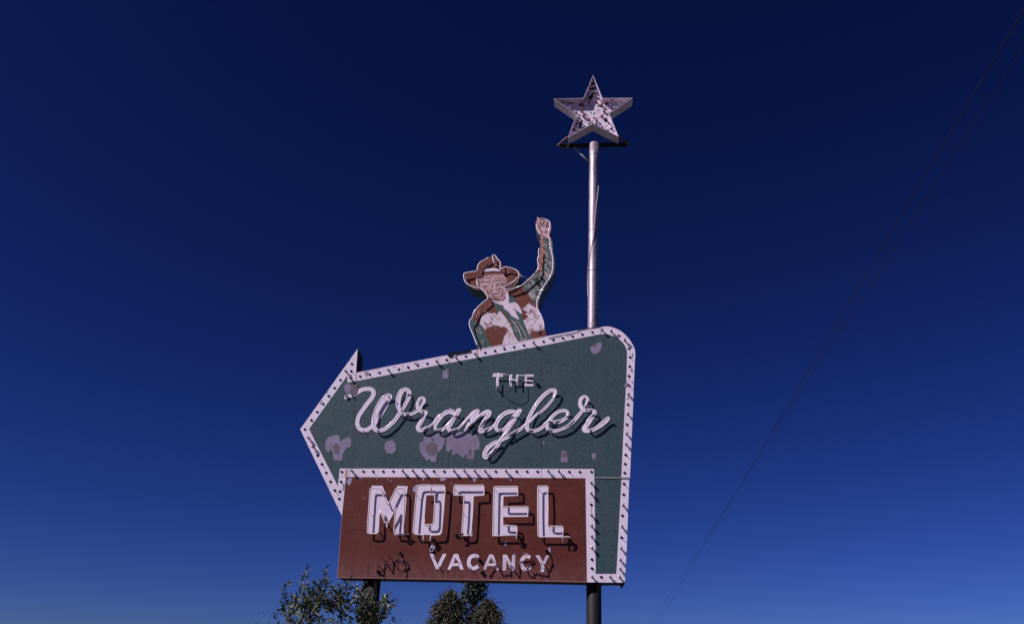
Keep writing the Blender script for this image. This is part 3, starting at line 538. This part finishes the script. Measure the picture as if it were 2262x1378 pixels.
# ---------------------------------------------------------------- star
sb = at(1311, 322, P+0.2); star = thing('star_sign', 'white five-pointed metal star with red and clear bulbs atop the tall pole', 'star sign', (sb.x, SY+0.16, sb.z))
so_ = Z(ST,[(728,50),(888,437),(1398,436),(1002,697),(1162,1092),(722,868),(300,1100),(450,713),(62,450),(563,438)])
SD, REC = 0.34, 0.185
mb = MB()
fr = [at(u, v, SY) for u, v in so_]; ctr = sum(fr, Vector())/10
bk = [Vector((p.x, SY+SD, p.z)) for p in fr]
inn = []
for i in range(10):                    # inner wall face, 8 mm in from the outer one
    a, p, c = fr[i-1], fr[i], fr[(i+1) % 10]
    def nrm(x, y):
        e = (y-x).normalized(); q = Vector((e.z, 0, -e.x))
        return -q if q.dot(ctr-(x+y)/2) < 0 else q
    n1, n2 = nrm(a, p), nrm(p, c); bis = (n1+n2).normalized(); inn.append(p+bis*min(0.03, 0.008/max(0.25, bis.dot(n1))))
ib = [Vector((p.x, SY+REC+0.004, p.z)) for p in inn]
for i in range(10):
    j = (i+1) % 10
    mb.add([fr[i], fr[j], bk[j], bk[i]], [(0, 1, 2, 3)], 0)
    mb.add([fr[i], fr[j], inn[j], inn[i]], [(0, 1, 2, 3)], 1)
    mb.add([inn[i], inn[j], ib[j], ib[i]], [(0, 1, 2, 3)], 1)
for tri in tessellate_polygon([bk]): mb.add([bk[i] for i in tri], [(0, 1, 2)], 0)
mb.build('star_walls', [M['starwall'], M['star']], star)
ff = [Vector((p.x, SY+REC, p.z)) for p in inn]; mb = MB()
for tri in tessellate_polygon([ff]): mb.add([ff[i] for i in tri], [(0, 1, 2)], 0)
mb.build('star_face', M['star'], star)
for q in [[(655,470),(680,390),(730,335),(790,338),(795,352),(745,365),(725,410),(705,470)],[(650,400),(700,395),(710,430),(660,440)],[(485,950),(495,860),(525,812),(565,820),(540,860),(520,950)],[(900,790),(950,775),(990,810),(990,850),(930,845)],[(670,275),(700,262),(770,268),(772,295),(720,300),(680,298)],[(630,345),(655,350),(665,385),(640,390)],[(560,770),(590,760),(625,790),(610,812)],[(430,850),(455,845),(468,880),(440,890)],[(820,850),(850,855),(885,890),(870,895)],[(925,510),(985,510),(995,540),(950,550)],[(720,770),(760,760),(780,785),(730,792)],[(330,515),(370,520),(360,545),(325,535)],[(380,960),(420,965),(430,985),(390,990)],[(700,180),(745,185),(750,215),(700,215)],[(480,545),(560,520),(545,570),(480,572)],[(640,545),(670,560),(660,580)],[(1060,505),(1100,508),(1110,530),(1070,528)],[(1025,955),(1055,950),(1060,980),(1035,985)],[(470,775),(500,770),(510,800),(480,805)]]:
    x_ = MB(); x_.poly(ragged(Z(ST, q), 0.35, 2), SY+REC-0.0012); x_.build('rust_shadow_blotch', M['blotch'], star)  # dark patches: rust spots plus bulb shadows painted onto the face
# bulbs: frosted ones along the edges, silver globes at the tips, a ring of red ones
stw = wloc(star)
def globe(r, L):
    return [(L*0.30, r*0.45), (L*0.42, r*0.70), (L*0.55, r*0.93), (L*0.68, r), (L*0.82, r*0.88), (L*0.93, r*0.55), (L, r*0.12)]
me_f = proto(lambda q: q.lathe(globe(0.022, 0.085), (0, 0, 0), 14), [M['frost']], 'white_bulb'); me_g = proto(lambda q: q.lathe(globe(0.045, 0.10), (0, 0, 0), 18), [M['silver']], 'tip_bulb')
me_r = proto(lambda q: q.lathe(globe(0.032, 0.10), (0, 0, 0), 16), [M['redbulb']], 'red_bulb')
me_c = proto(lambda q: q.lathe([(-0.004, 0.028), (0.022, 0.028), (0.026, 0.018), (0.036, 0.017)], (0, 0, 0), 14), [M['black']], 'bulb_base')
def sbulb(name, me, o, hd):
    for u, v in Z(ST, o):
        p = at(u, v, SY+REC-hd); b_ = link(name, me, star, Vector((p.x, SY+REC-0.001, p.z))-stw); link('bulb_base', me_c, b_)
sbulb('white_bulb', me_f, [(672,240),(748,240),(635,330),(785,330),(605,425),(818,425),(268,483),(388,483),(505,483),(915,480),(1035,478),(1152,470),(248,545),(340,597),(435,657),(1175,537),(1085,590),(970,685),(480,745),(435,835),(395,930),(458,970),(558,910),(632,900),(990,835),(1030,930),(875,905),(975,960),(655,845),(775,845)], 0.06)
sbulb('tip_bulb', me_g, [(160,485),(1275,470),(710,150),(365,1025)], 0.07)
sbulb('red_bulb', me_r, [(662,487),(785,492),(565,545),(875,545),(535,640),(915,645),(568,730),(878,735),(662,790),(785,795)], 0.07)
# angle-iron cradle under the star
BY = SY+SD+0.05
q0, q1 = at(1235.3,323.2,BY), at(1385.4,323.0,BY); zb = (q0.z+q1.z)/2
mb = MB(); hgt = 0.052; mb.box((q0.x, BY-0.012, zb-hgt), (q1.x, BY, zb+hgt)); mb.box((q0.x, BY-0.07, zb+hgt-0.008), (q1.x, BY-0.012, zb+hgt)); mb.build('cradle_bar', M['dark'], star)
for (ua, va, ub, vb) in ((1254.0,304.0,1232.5,322.5),(1366.5,300.5,1388,320)):
    a, c = at(ua, va, SY+0.03), at(ub, vb, BY-0.02); mb = MB()
    s_ = Vector((0.03, 0, 0)); t_ = Vector((0, 0, 0.035))
    mb.add([a-s_, a+s_, c+s_, c-s_, a-s_+t_*0.2, a+s_+t_*0.2, c+s_+t_*0.2, c-s_+t_*0.2], [(0, 1, 2, 3), (7, 6, 5, 4), (0, 4, 5, 1), (1, 5, 6, 2), (2, 6, 7, 3), (3, 7, 4, 0)])
    x_ = s_ if ua < 1300 else -s_
    mb.add([a-x_, c-x_, c-x_+t_, a-x_+t_, a-x_*0.8, c-x_*0.8, c-x_*0.8+t_, a-x_*0.8+t_], [(0, 1, 2, 3), (7, 6, 5, 4), (0, 4, 5, 1), (1, 5, 6, 2), (2, 6, 7, 3), (3, 7, 4, 0)])
    mb.build('cradle_strut', painted('rusty_angle_iron', (0.22, 0.12, 0.09), (0.12, 0.065, 0.05), 0.7, 0.4), star)
    mb = MB(); f2 = at(ua, va, SY+0.05); mb.box((f2.x-0.02, SY+SD-0.05, zb), (f2.x+0.02, SY+SD+0.02, f2.z-0.15)); mb.build('cradle_bracket', M['dark'], star)
a, c = at(1268.3,326.5,BY-0.06), at(1300.5,357.5,PY-0.06); mb = MB(); mb.tube([a, c], 0.026, 4); mb.build('brace', M['bright'], star)
a = at(1319.5, 290, SY+0.28); c = at(1319.3, 318, SY+0.28); mb = MB(); mb.tube([a, c], 0.006, 6); mb.lathe([(-0.01, 0.04), (0.02, 0.035)], (a.x, a.y, a.z), 10, axis='z'); mb.build('feed_cable', M['wire'], star)

# ---------------------------------------------------------------- cowboy figure
CYF = P+0.035; CDEP = 0.55
cb = at(1130, 757, P+0.25); cow = thing('cowboy_figure', 'painted cut-out cowboy in brown hat waving a raised fist, standing on the sign', 'sign figure', (cb.x, P+0.26, cb.z))
body = [(1056.5,777)] + Z(CL,[(320,1250),(240,1010),(152,800),(122,690),(140,612),(200,550),(222,450),(300,332),(400,232),(500,152),(555,112)]) + Z(CH,[(575,1080),(560,1030),(495,935),(440,905),(360,880),(250,855),(150,792),(78,712),(45,622),(55,530),(200,502),(330,482),(346,360),(400,300),(480,250),(580,182),(650,165),(725,155),(790,212),(860,282),(905,350),(905,392),(960,395),(1050,402),(1150,432),(1240,490),(1288,550),(1280,622),(1210,692),(1080,782),(965,862),(1000,882),(1120,862),(1250,802)]) + \
    Z(CA,[(120,940),(240,882),(330,812),(420,712),(480,640),(530,605),(590,560),(588,450),(594,300),(620,150),(630,60)]) + Z(CD,[(400,1090),(380,960),(385,870),(400,780),(330,700),(280,600),(247,480),(255,340),(300,270),(285,200),(330,210),(360,240),(400,215),(460,215),(540,250),(620,290),(700,340),(725,430),(725,560),(690,680),(668,760),(722,830),(755,960),(770,1090)]) + \
    Z(CA,[(905,170),(938,330),(940,500),(910,640),(850,740),(740,920),(645,1090),(597,1230)]) + Z(CR,[(852,440),(840,522),(880,640),(932,740),(972,860),(992,990),(1000,1060),(1030,1160)]) + [(1208.5,746),(1130,762)]
mb = MB(); mb.solid(body, CYF, CYF+CDEP, 0, 1); mb.build('body_board', [M['cow_brown'], M['cow_side']], cow)
lay = [CYF-0.003]
def paint(name, px, mat, holes=(), rag=0, parent=cow):
    lay[0] -= 0.0006
    if rag: px = ragged(px, rag, 1.8)
    q = MB(); q.poly(px, lay[0], holes); return q.build(name, M[mat], parent)
def strokes(name, paths, mat, parent=cow):
    for pth in paths:
        q = MB(); lay[0] -= 0.0003; q.ribbon(crom(pth, 4), lay[0], 0.0001, True); q.build(name, M[mat], parent)
paint('sleeve', Z(CL,[(152,600),(200,582),(300,650),(400,740),(470,840),(520,960),(590,1130),(650,1212)])+[(1060,776)]+Z(CL,[(325,1240),(240,1010),(155,800),(126,690)]), 'cow_teal', rag=0.15)
slv = paint('sleeve', Z(CA,[(240,920),(330,850),(460,710),(580,600),(680,595),(690,480),(720,250),(745,130),(700,60),(640,60)])+Z(CD,[(470,960),(468,862),(670,862),(722,840),(753,960),(768,1090)])+Z(CA,[(902,170),(936,330),(937,500),(908,640),(738,918),(640,1090),(590,1230)])+Z(CR,[(800,490),(760,470),(700,370),(650,300),(590,180),(480,70)]), 'cow_sleeve', rag=0.15)
paint('forearm_strip', Z(CA,[(594,556),(688,570),(694,480),(722,250),(745,130),(634,60),(622,150),(597,300),(591,450)]), 'cow_arm', rag=0.2, parent=slv)
paint('cuff', Z(CD,[(386,872),(465,872),(482,960),(520,1040),(500,1090),(402,1085),(384,960)]), 'cow_arm', rag=0.2, parent=slv)
hand = paint('hand', Z(CD,[(400,855),(402,782),(335,702),(284,600),(250,480),(258,342),(302,272),(288,205),(330,214),(360,243),(400,218),(460,218),(540,253),(618,293),(697,343),(721,430),(721,560),(686,680),(664,760),(664,855)]), 'cow_hand')
vest_l = paint('fur_patch', Z(CL,[(380,690),(385,560),(450,480),(540,425),(640,450),(730,435),(790,460),(815,370),(900,450),(1000,560),(1080,700),(1140,870),(1200,1000),(1290,1120)])+[(1135,762),(1111,764)]+Z(CL,[(905,1150),(925,1060),(940,1000),(1010,890),(980,795),(920,770),(820,745),(740,722),(640,745),(560,772),(500,830),(440,770)]), 'cow_fur', rag=1.2)
paint('fur_patch', Z(CR,[(460,540),(520,530),(560,470),(620,420),(660,460),(740,485),(790,540),(832,560),(878,642),(936,762),(976,900),(986,1040),(880,1045),(760,1070),(660,1110),(650,1160),(700,1240),(680,1240),(600,1130),(560,1040),(510,930),(490,820),(560,790),(590,700),(530,680),(600,640)]), 'cow_fur', rag=1.1)
shirt = paint('shirt_front', Z(CR,[(-20,480),(120,500),(230,545),(420,640),(445,700),(482,820),(540,960),(602,1120),(700,1250),(540,1290),(385,1310),(300,1170),(232,1030),(190,880),(150,780),(80,680),(-10,590),(-110,530),(-90,490)]), 'cow_teal', rag=0.12)
paint('collar', Z(CL,[(600,80),(640,150),(720,210),(800,250),(930,280),(940,325),(850,300),(805,295),(812,400),(790,440),(760,400),(730,310),(700,240),(640,200),(600,140)]), 'cow_teal')
paint('collar', Z(CR,[(108,130),(150,160),(200,235),(265,280),(305,350),(335,410),(200,418),(145,430),(140,300)]), 'cow_teal')
face = paint('face', Z(CH,[(312,690),(332,640),(440,592),(560,560),(700,545),(880,550),(922,580),(965,640),(982,722),(922,792),(922,852),(962,882),(965,960),(945,1060),(902,1122),(780,1145),(690,1115),(600,1062),(562,1000),(500,930),(432,862),(372,812),(332,762)]), 'cow_skin')
scarf = paint('kerchief', Z(CH,[(632,1105),(700,1125),(780,1150),(902,1125),(946,1062),(965,930),(1000,905),(1020,1000),(1028,1180)])+Z(CR,[(200,412),(290,395),(350,430),(400,500),(440,590),(467,682),(400,640),(330,590),(262,545),(232,545),(300,590),(330,680),(380,760),(392,808),(300,770),(200,710),(160,640),(100,590),(30,540),(18,490)])+Z(CH,[(915,1230),(830,1212),(740,1172)]), 'cow_scarf', rag=0.1)
paint('hat_band', Z(CH,[(412,492),(500,450),(560,425),(700,415),(800,430),(845,462),(832,487),(700,477),(560,490)]), 'white')
# painted creases and shading
dk = lambda L: [[(p[0], p[1], p[2]) for p in Z(CF, q)] for q in L]
strokes('brow', dk([[(300,250,22),(420,205,34),(560,205,40),(680,230,20)],[(790,225,18),(900,200,30),(1040,200,36),(1130,250,18)],[(270,165,14),(420,170,24),(600,130,26),(820,112,22),(1040,120,14)]]), 'skin_mid', face)
strokes('eye', dk([[(380,345,16),(460,330,22),(560,345,26),(630,355,14)],[(820,320,16),(900,290,26),(980,285,30),(1070,290,16)],[(560,390,12),(590,400,26),(610,420,10)]]), 'skin_dark', face)
strokes('cheek_highlight', dk([[(430,300,20),(540,290,30),(640,290,16)],[(410,410,20),(520,430,34),(620,410,20)],[(800,345,14),(950,350,24),(1100,330,16)],[(760,380,30),(790,470,44),(810,560,30)],[(660,480,30),(600,520,34),(530,560,24)],[(960,470,30),(1040,520,36),(1070,600,24)],[(740,600,20),(780,640,26),(790,680,12)],[(760,830,18),(880,830,28),(930,800,14)],[(770,230,26),(740,290,30),(720,340,20)]]), 'skin_light', face)
strokes('skin_crease', dk([[(640,680,22),(680,655,32),(730,650,18)],[(860,605,16),(930,590,30),(1000,590,18)],[(620,700,12),(720,745,18),(860,745,18),(980,660,12)],[(700,800,20),(820,840,30),(900,860,18)],[(540,590,22),(560,680,32),(590,770,18)],[(1060,560,16),(1075,660,24),(1040,760,22),(1010,850,14)],[(740,330,14),(742,420,20),(738,520,14)],[(665,590,18),(690,605,26),(720,590,12)],[(680,870,26),(780,900,50),(900,920,50),(1000,940,24)],[(420,470,14),(520,490,16),(640,470,10)],[(850,430,24),(920,440,36),(980,430,16)],[(1150,820,16),(1130,900,26),(1060,960,18)],[(250,420,14),(310,520,26),(380,600,16)]]), 'skin_dark', face)
strokes('teeth', dk([[(700,700,12),(800,715,22),(900,690,22),(960,640,12)],[(880,640,10),(930,625,14),(985,610,8)]]), 'skin_light', face)
paint('beard_shade', Z(CF,[(990,375),(1050,350),(1130,400),(1150,440),(1110,490),(1060,480),(1010,430)]), 'olive', parent=face)
paint('ear', Z(CF,[(175,245),(225,240),(230,330),(250,420),(265,490),(215,470),(180,380)]), 'cow_scarf', parent=face)
hk = lambda L: [Z(CD, q) for q in L]
strokes('finger_crease', hk([[(385,300,30),(390,370,34),(390,430,26),(450,440,18)],[(515,290,26),(500,370,32),(480,450,22)],[(620,320,26),(580,400,34),(555,490,22)],[(330,350,30),(320,450,40),(370,560,36),(450,650,22)],[(420,740,26),(490,790,30),(560,820,18)],[(400,240,40),(440,240,50)],[(600,440,50),(630,500,40)],[(560,620,24),(610,650,30),(600,720,18)]]), 'skin_dark', hand)
strokes('finger_highlight', hk([[(345,300,26),(345,380,30),(380,470,22)],[(440,300,26),(440,380,32)],[(550,350,24),(530,430,28)],[(285,430,40),(300,540,50),(380,680,50)],[(410,540,22),(500,610,40),(540,640,22)],[(580,570,26),(600,600,26)]]), 'skin_light', hand)
strokes('shirt_stroke', [Z(CR,q) for q in [[(250,850,10),(330,960,22),(400,1090,22),(450,1230,16)],[(350,840,8),(420,950,14),(500,1090,16),(570,1230,12)],[(190,790,6),(240,850,12),(270,900,6)],[(270,970,8),(330,1090,14)],[(420,1270,16),(500,1255,20),(560,1250,14)]]], 'cream', shirt)
strokes('vest_stroke', [Z(CL,q) for q in [[(350,380,6),(345,450,12),(330,530,10)],[(285,510,10),(300,550,14),(330,590,6)],[(270,800,8),(330,870,10),(400,940,6)],[(340,780,8),(380,850,10),(430,915,6)],[(500,380,10),(490,415,14)],[(700,770,5),(745,790,10),(755,830,6)],[(1185,640,10),(1225,655,14)]]], 'cream', cow)
strokes('fur_shadow', [Z(CL,q) for q in [[(600,520,14),(640,540,20),(660,580,8)],[(490,690,14),(530,700,10)],[(730,515,10),(750,560,10)],[(800,540,18),(830,570,10)],[(1100,950,10),(1130,1000,8)]]], 'olive', vest_l)
strokes('hat_crease', [Z(CH,q) for q in [[(100,600,14),(120,680,22),(150,740,10)],[(330,640,18),(350,720,22),(370,790,12)],[(970,650,12),(1000,740,16)],[(1000,840,10),(1120,800,22),(1230,690,14)],[(950,800,14),(1060,760,12),(1180,690,8)],[(250,850,16),(350,875,14)]]], 'skin_mid', cow)
def cneon(paths, r=0.0145):
    q = MB(); posts = []
    for pth in paths:
        pts = [at(p[0], p[1], CYF-0.095) for p in crom(pth, 5)]; q.tube(pts, r, 8); acc = 0.3
        for i in range(1, len(pts)):
            acc += (pts[i]-pts[i-1]).length
            if acc > 0.6: acc = 0; posts.append(pts[i])
    o = q.build('neon_tube', M['tube'], cow)
    for e in posts: x = MB(); x.tube([e, Vector((e.x, CYF-0.004, e.z))], 0.0065, 6); x.build('tube_post', M['clear'], o)
cneon([Z(CH,[(580,182),(500,235),(420,275),(362,340),(341,420),(325,476),(200,500),(62,530),(46,605),(72,702),(150,780),(260,826),(380,842),(450,890),(500,942),(555,1022),(573,1082)])+Z(CL,[(540,120),(400,230),(300,330),(216,450),(192,550),(140,602),(125,690),(150,790),(240,1010),(310,1200)])])
cneon([Z(CH,[(705,310),(682,230),(666,160),(690,132),(735,152),(772,212),(830,282),(840,350),(826,440)])])
cneon([Z(CH,[(835,452),(880,422),(950,392),(1050,410),(1150,442),(1220,490),(1246,550),(1222,622),(1130,702),(1010,772),(926,812),(932,862),(990,886),(1120,862),(1250,802)])+Z(CA,[(120,940),(240,880),(340,790),(450,690),(500,632)])])
cneon([Z(CA,[(605,80),(588,170),(596,250),(570,310),(576,400),(582,500),(560,560),(520,610)])])
cneon([Z(CD,[(560,270),(640,315),(690,385),(682,500),(640,640),(642,760),(690,870),(690,1040),(730,1200)])+Z(CA,[(850,70),(880,200),(900,330),(900,500),(880,590),(830,720),(740,850),(650,1000),(592,1130),(560,1200)])+Z(CR,[(808,420),(812,520),(850,610),(905,710),(955,850),(978,1000)])])
def cring(u, v, r):
    c = at(u, v, CYF-0.006); q = MB(); q.lathe([(-0.004, r), (0.022, r), (0.028, r*0.85), (0.024, r*0.66), (0.004, r*0.62)], c, 16); o = q.build('electrode_housing', M['collar'], cow)
    q = MB(); q.lathe([(0.004, r*0.6), (0.012, r*0.58)], c, 12); q.build('electrode_hole', M['black'], o)
cring(1189.8,732,0.034); cring(1066.5,754.5,0.032); cring(1076.8,586.6,0.030)
q = MB()
for pts in ([(1148,607.5,0.10),(1165.5,616.5,0.07)],[(1174.5,611,0.09),(1185,617.5,0.06)],[(1066,754,0.03),(1075,766,0.02)],[(1092,583,0.09),(1104,590,0.09)],[(1181,616,0.06),(1186,613,0.06),(1189,618,0.03),(1196,606,0.02)]):
    q = MB(); q.tube([at(u, v, CYF-o) for u, v, o in pts], 0.0065, 6); q.build('guy_wire', M['bright'], cow)
for pts in ([(1184,619,0.05),(1188,613,0.05),(1191,608,0.05)],[(1183,622,0.04),(1194,630,0.02)],[(1086,580,0.08),(1096,584,0.05),(1096,588,0.0)],[(1192,611,0.05),(1201,617,0.02)]):
    q = MB(); q.tube([at(u, v, CYF-o) for u, v, o in pts], 0.014, 6); q.build('electrode', M['black'], cow)

# ---------------------------------------------------------------- plants
def leaf_mat(name, cols, gloss=0.35):
    mt, t, b = new_mat(name, cols[0], gloss)
    g = nd(t, 'ShaderNodeNewGeometry'); r = nd(t, 'ShaderNodeValToRGB'); e = r.color_ramp.elements
    e[0].position = 0; e[0].color = (*cols[0], 1); e[1].position = 1; e[1].color = (*cols[-1], 1)
    for i, c in enumerate(cols[1:-1]): x = e.new((i+1)/(len(cols)-1)); x.color = (*c, 1)
    t.links.new(g.outputs['Random Per Island'], r.inputs[0]); t.links.new(r.outputs[0], b.inputs['Base Color'])
    b.inputs['Transmission Weight'].default_value = 0.0
    return mt
M['leaf'] = leaf_mat('shrub_leaf', [(0.010,0.017,0.009),(0.014,0.024,0.012),(0.018,0.031,0.013),(0.022,0.036,0.015),(0.028,0.044,0.018),(0.034,0.052,0.020),(0.075,0.090,0.028),(0.17,0.165,0.055),(0.33,0.29,0.10)], 0.5)
M['leaf2'] = leaf_mat('tree_leaf', [(0.016,0.022,0.014),(0.028,0.034,0.018),(0.050,0.048,0.026),(0.105,0.070,0.042)], 0.6)
M['leaf3'] = leaf_mat('loose_tree_leaf', [(0.016,0.028,0.020),(0.026,0.042,0.028),(0.045,0.062,0.040)], 0.5)
M['bark'] = painted('bark', (0.085, 0.062, 0.048), (0.055, 0.04, 0.032), 0.9, 0.6, big=12)
M['twig'] = new_mat('twig', (0.075, 0.065, 0.040), 0.8)[0]
def leaf(q, p, dirn, L, Wd):
    dirn = dirn.normalized(); s = dirn.cross(Vector((random.uniform(-1, 1), random.uniform(-1, 1), random.uniform(-1, 1))))
    if s.length < 0.01: return
    s.normalize(); n_ = s.cross(dirn)*Wd*0.35
    q.add([p, p+dirn*L*0.3+s*Wd*0.42+n_, p+dirn*L*0.65+s*Wd*0.36+n_*0.8, p+dirn*L-n_*0.6, p+dirn*L*0.65-s*Wd*0.36+n_*0.8, p+dirn*L*0.3-s*Wd*0.42+n_, p+dirn*L*0.35, p+dirn*L*0.7],
          [(0, 1, 6), (1, 2, 7, 6), (2, 3, 7), (0, 6, 5), (6, 7, 4, 5), (7, 3, 4)], 0, True)
def rv(): return Vector((random.gauss(0, 1), random.gauss(0, 1), random.gauss(0, 1)))
# tall shrub close in front of the left post
SHY = 15.0
sr = at(735, 1335, SHY); shrub = thing('tall_shrub', 'leafy shrub with upright shoots in front of the left post, bottom left', 'shrub', (sr.x, SHY, 0))
lf, tw = MB(), MB()
tips = Z(SH,[(205,180),(60,400),(395,465),(410,600),(560,268),(500,490),(620,460),(850,555),(930,620),(1060,530),(1160,430),(1250,560),(1420,560),(1590,660),(1480,640),(1990,735),(1890,850),(2140,940),(2100,1040),(740,620),(300,640),(160,600),(1330,700),(1000,700),(700,680),(1700,800),(1800,960),(860,760),(1180,640),(470,740),(1550,900),(1240,780)])
tips += [(random.uniform(610, 668), random.uniform(1300, 1355)) for _ in range(6)] + [(random.uniform(668, 860), random.uniform(1315, 1350)) for _ in range(26)] + [(640,1282)]
forks = []
for k in range(17):
    fx = sr.x+random.uniform(-1.0, 1.05); fork = Vector((fx, SHY+random.uniform(-0.5, 0.5), random.uniform(2.2, 2.85))); forks.append(fork)
    b0 = Vector((sr.x+random.uniform(-0.25, 0.25), SHY+random.uniform(-0.2, 0.2), 0))
    tw.tube([b0, b0.lerp(fork, 0.5)+rv()*0.06, fork], [0.030, 0.018, 0.009], 6)
for (u, v) in tips:
    tip = at(u, v, SHY+random.uniform(-0.7, 0.6)); f = min(forks, key=lambda q: abs(q.x-tip.x)+random.uniform(0, 0.4))
    mid = f.lerp(tip, 0.55)+Vector((random.uniform(-0.12, 0.12), random.uniform(-0.1, 0.1), 0.02))
    pts = [Vector(p) for p in crom([tuple(f), tuple(mid), tuple(tip)], 10)]
    tw.tube(pts, [0.007-0.005*i/(len(pts)-1) for i in range(len(pts))], 5)
    L = sum((pts[i+1]-pts[i]).length for i in range(len(pts)-1)); nl = int(L/0.027)
    for j in range(nl):
        s = (j+random.random())/nl
        if s < 0.15: continue
        x = s*(len(pts)-1); i = min(int(x), len(pts)-2); p = pts[i].lerp(pts[i+1], x-i); tg = (pts[i+1]-pts[i]).normalized()
        e = rv(); e = (e-tg*e.dot(tg)).normalized(); sz = random.uniform(0.7, 1.25)*(1.0 if s < 0.85 else 0.62)
        leaf(lf, p+e*0.004, tg*random.uniform(0.5, 1.2)+e*random.uniform(0.35, 0.95)+Vector((0, 0, -0.15)), 0.092*sz, 0.037*sz)
        if random.random() < 0.16 and s < 0.75:           # a side spray
            ee = (tg*0.8+e).normalized()
            for g in range(4): leaf(lf, p+ee*0.035*(g+1), ee+rv()*0.35, 0.082*sz, 0.034*sz)
for k in range(900):                                       # the fuller lower part below the shoots
    p = Vector((sr.x+max(-1.1, min(1.1, random.gauss(0, 0.6))), SHY+max(-0.7, min(0.7, random.gauss(0, 0.4))), random.uniform(1.4, 2.72)))
    leaf(lf, p, rv()+Vector((0, 0, 0.6)), random.uniform(0.06, 0.1), random.uniform(0.026, 0.036))
lf.build('foliage', M['leaf'], shrub); tw.build('stem', M['twig'], shrub)

def tree(name, label, u, v_top, Y, wide, mat, nclump, nleaf, loose, lsz, group):
    topz = at(u, v_top, Y).z; x = at(u, v_top, Y).x
    o = thing(name, label, 'tree', (x, Y, 0), group)
    tk, lv = MB(), MB(); hgt = topz
    trunk = [Vector((x, Y, 0)), Vector((x+0.1, Y, hgt*0.35)), Vector((x-0.05, Y+0.1, hgt*0.62)), Vector((x+0.05, Y, hgt*0.9))]
    tk.tube(trunk, [0.24, 0.19, 0.12, 0.03], 10)
    for k in range(nclump):
        s = random.random()**0.55; zz = hgt*(0.38+0.60*s); prof = min(1, (1-s)/0.6)**0.55 if not loose else (0.4+0.7*(1-s))
        a = random.uniform(0, 2*math.pi); rad = wide*prof*math.sqrt(random.random())
        c = Vector((x+math.cos(a)*rad, Y+math.sin(a)*rad, min(zz, hgt-0.1)))
        st = trunk[1].lerp(trunk[3], max(0, min(1, (zz/hgt-0.42)/0.6))); tk.tube([st, st.lerp(c, 0.5)+Vector((0, 0, 0.15)), c], [0.05, 0.03, 0.012], 5)
        cr = random.uniform(0.22, 0.46)*(0.9 if loose else 1)
        for _ in range(nleaf):
            e = rv()*cr*0.5; leaf(lv, c+e, rv()+Vector((0, 0, -0.3)), lsz*random.uniform(0.7, 1.3), lsz*0.5)
    lv.build('crown', mat, o); tk.build('trunk', M['bark'], o)
tree('bushy_tree', 'round dense dark tree left of the taller one, under the sign', 996, 1307, 60, 1.8, M['leaf2'], 170, 60, False, 0.17, 'trees beyond the sign')
tree('loose_tree', 'taller open tree whose top reaches the underside of the red panel', 1050, 1262, 62, 1.4, M['leaf3'], 110, 16, True, 0.27, 'trees beyond the sign')
tree('bushy_tree', 'low dense brownish tree in front of the taller one, under the sign', 1081, 1328, 57, 1.55, M['leaf2'], 140, 60, False, 0.16, 'trees beyond the sign')

# ---------------------------------------------------------------- overhead lines
for k, ((ua, va), (ub, vb), lab) in enumerate((((1465,1335),(1526.5,1240),'upper of two thin power lines crossing the sky at right'),((1477.5,1335),(1528,1250.5),'lower and darker of two power lines crossing the sky at right'))):
    hh = 9.0 - 0.35*k
    def on(u, v):
        p = at(u, v, 10.0); s = (hh-EYE.z)/(p.z-EYE.z); return EYE+(p-EYE)*s
    A, B = on(ua, va), on(ub, vb); dd = (A-B); pts = []
    for i in range(41):
        y = -6+i*3.6; f = (y-B.y)/(A.y-B.y); pts.append(B+dd*f)
    q = MB(); q.tube(pts, 0.0055+0.002*k, 6); o = q.build('power_line', M['wire']); o['label'] = lab; o['category'] = 'power line'; o['group'] = 'overhead power lines'

# ---------------------------------------------------------------- ground
mt, t, b = new_mat('dry_ground', (0.28, 0.22, 0.20), 0.95)
t.links.new(mix(t, ramp(t, noise(t, 0.25, detail=8), 0.35, 0.7), (0.072, 0.068, 0.068), (0.050, 0.047, 0.046)), b.inputs['Base Color'])
mb = MB(); N = 24; S_ = 2500
for i in range(N):
    for j in range(N):
        x0, x1 = -S_+2*S_*i/N, -S_+2*S_*(i+1)/N; y0, y1 = -S_+2*S_*j/N, -S_+2*S_*(j+1)/N
        mb.add([(x0, y0, 0), (x1, y0, 0), (x1, y1, 0), (x0, y1, 0)], [(0, 1, 2, 3)])
g = mb.build('ground', mt); g['kind'] = 'structure'
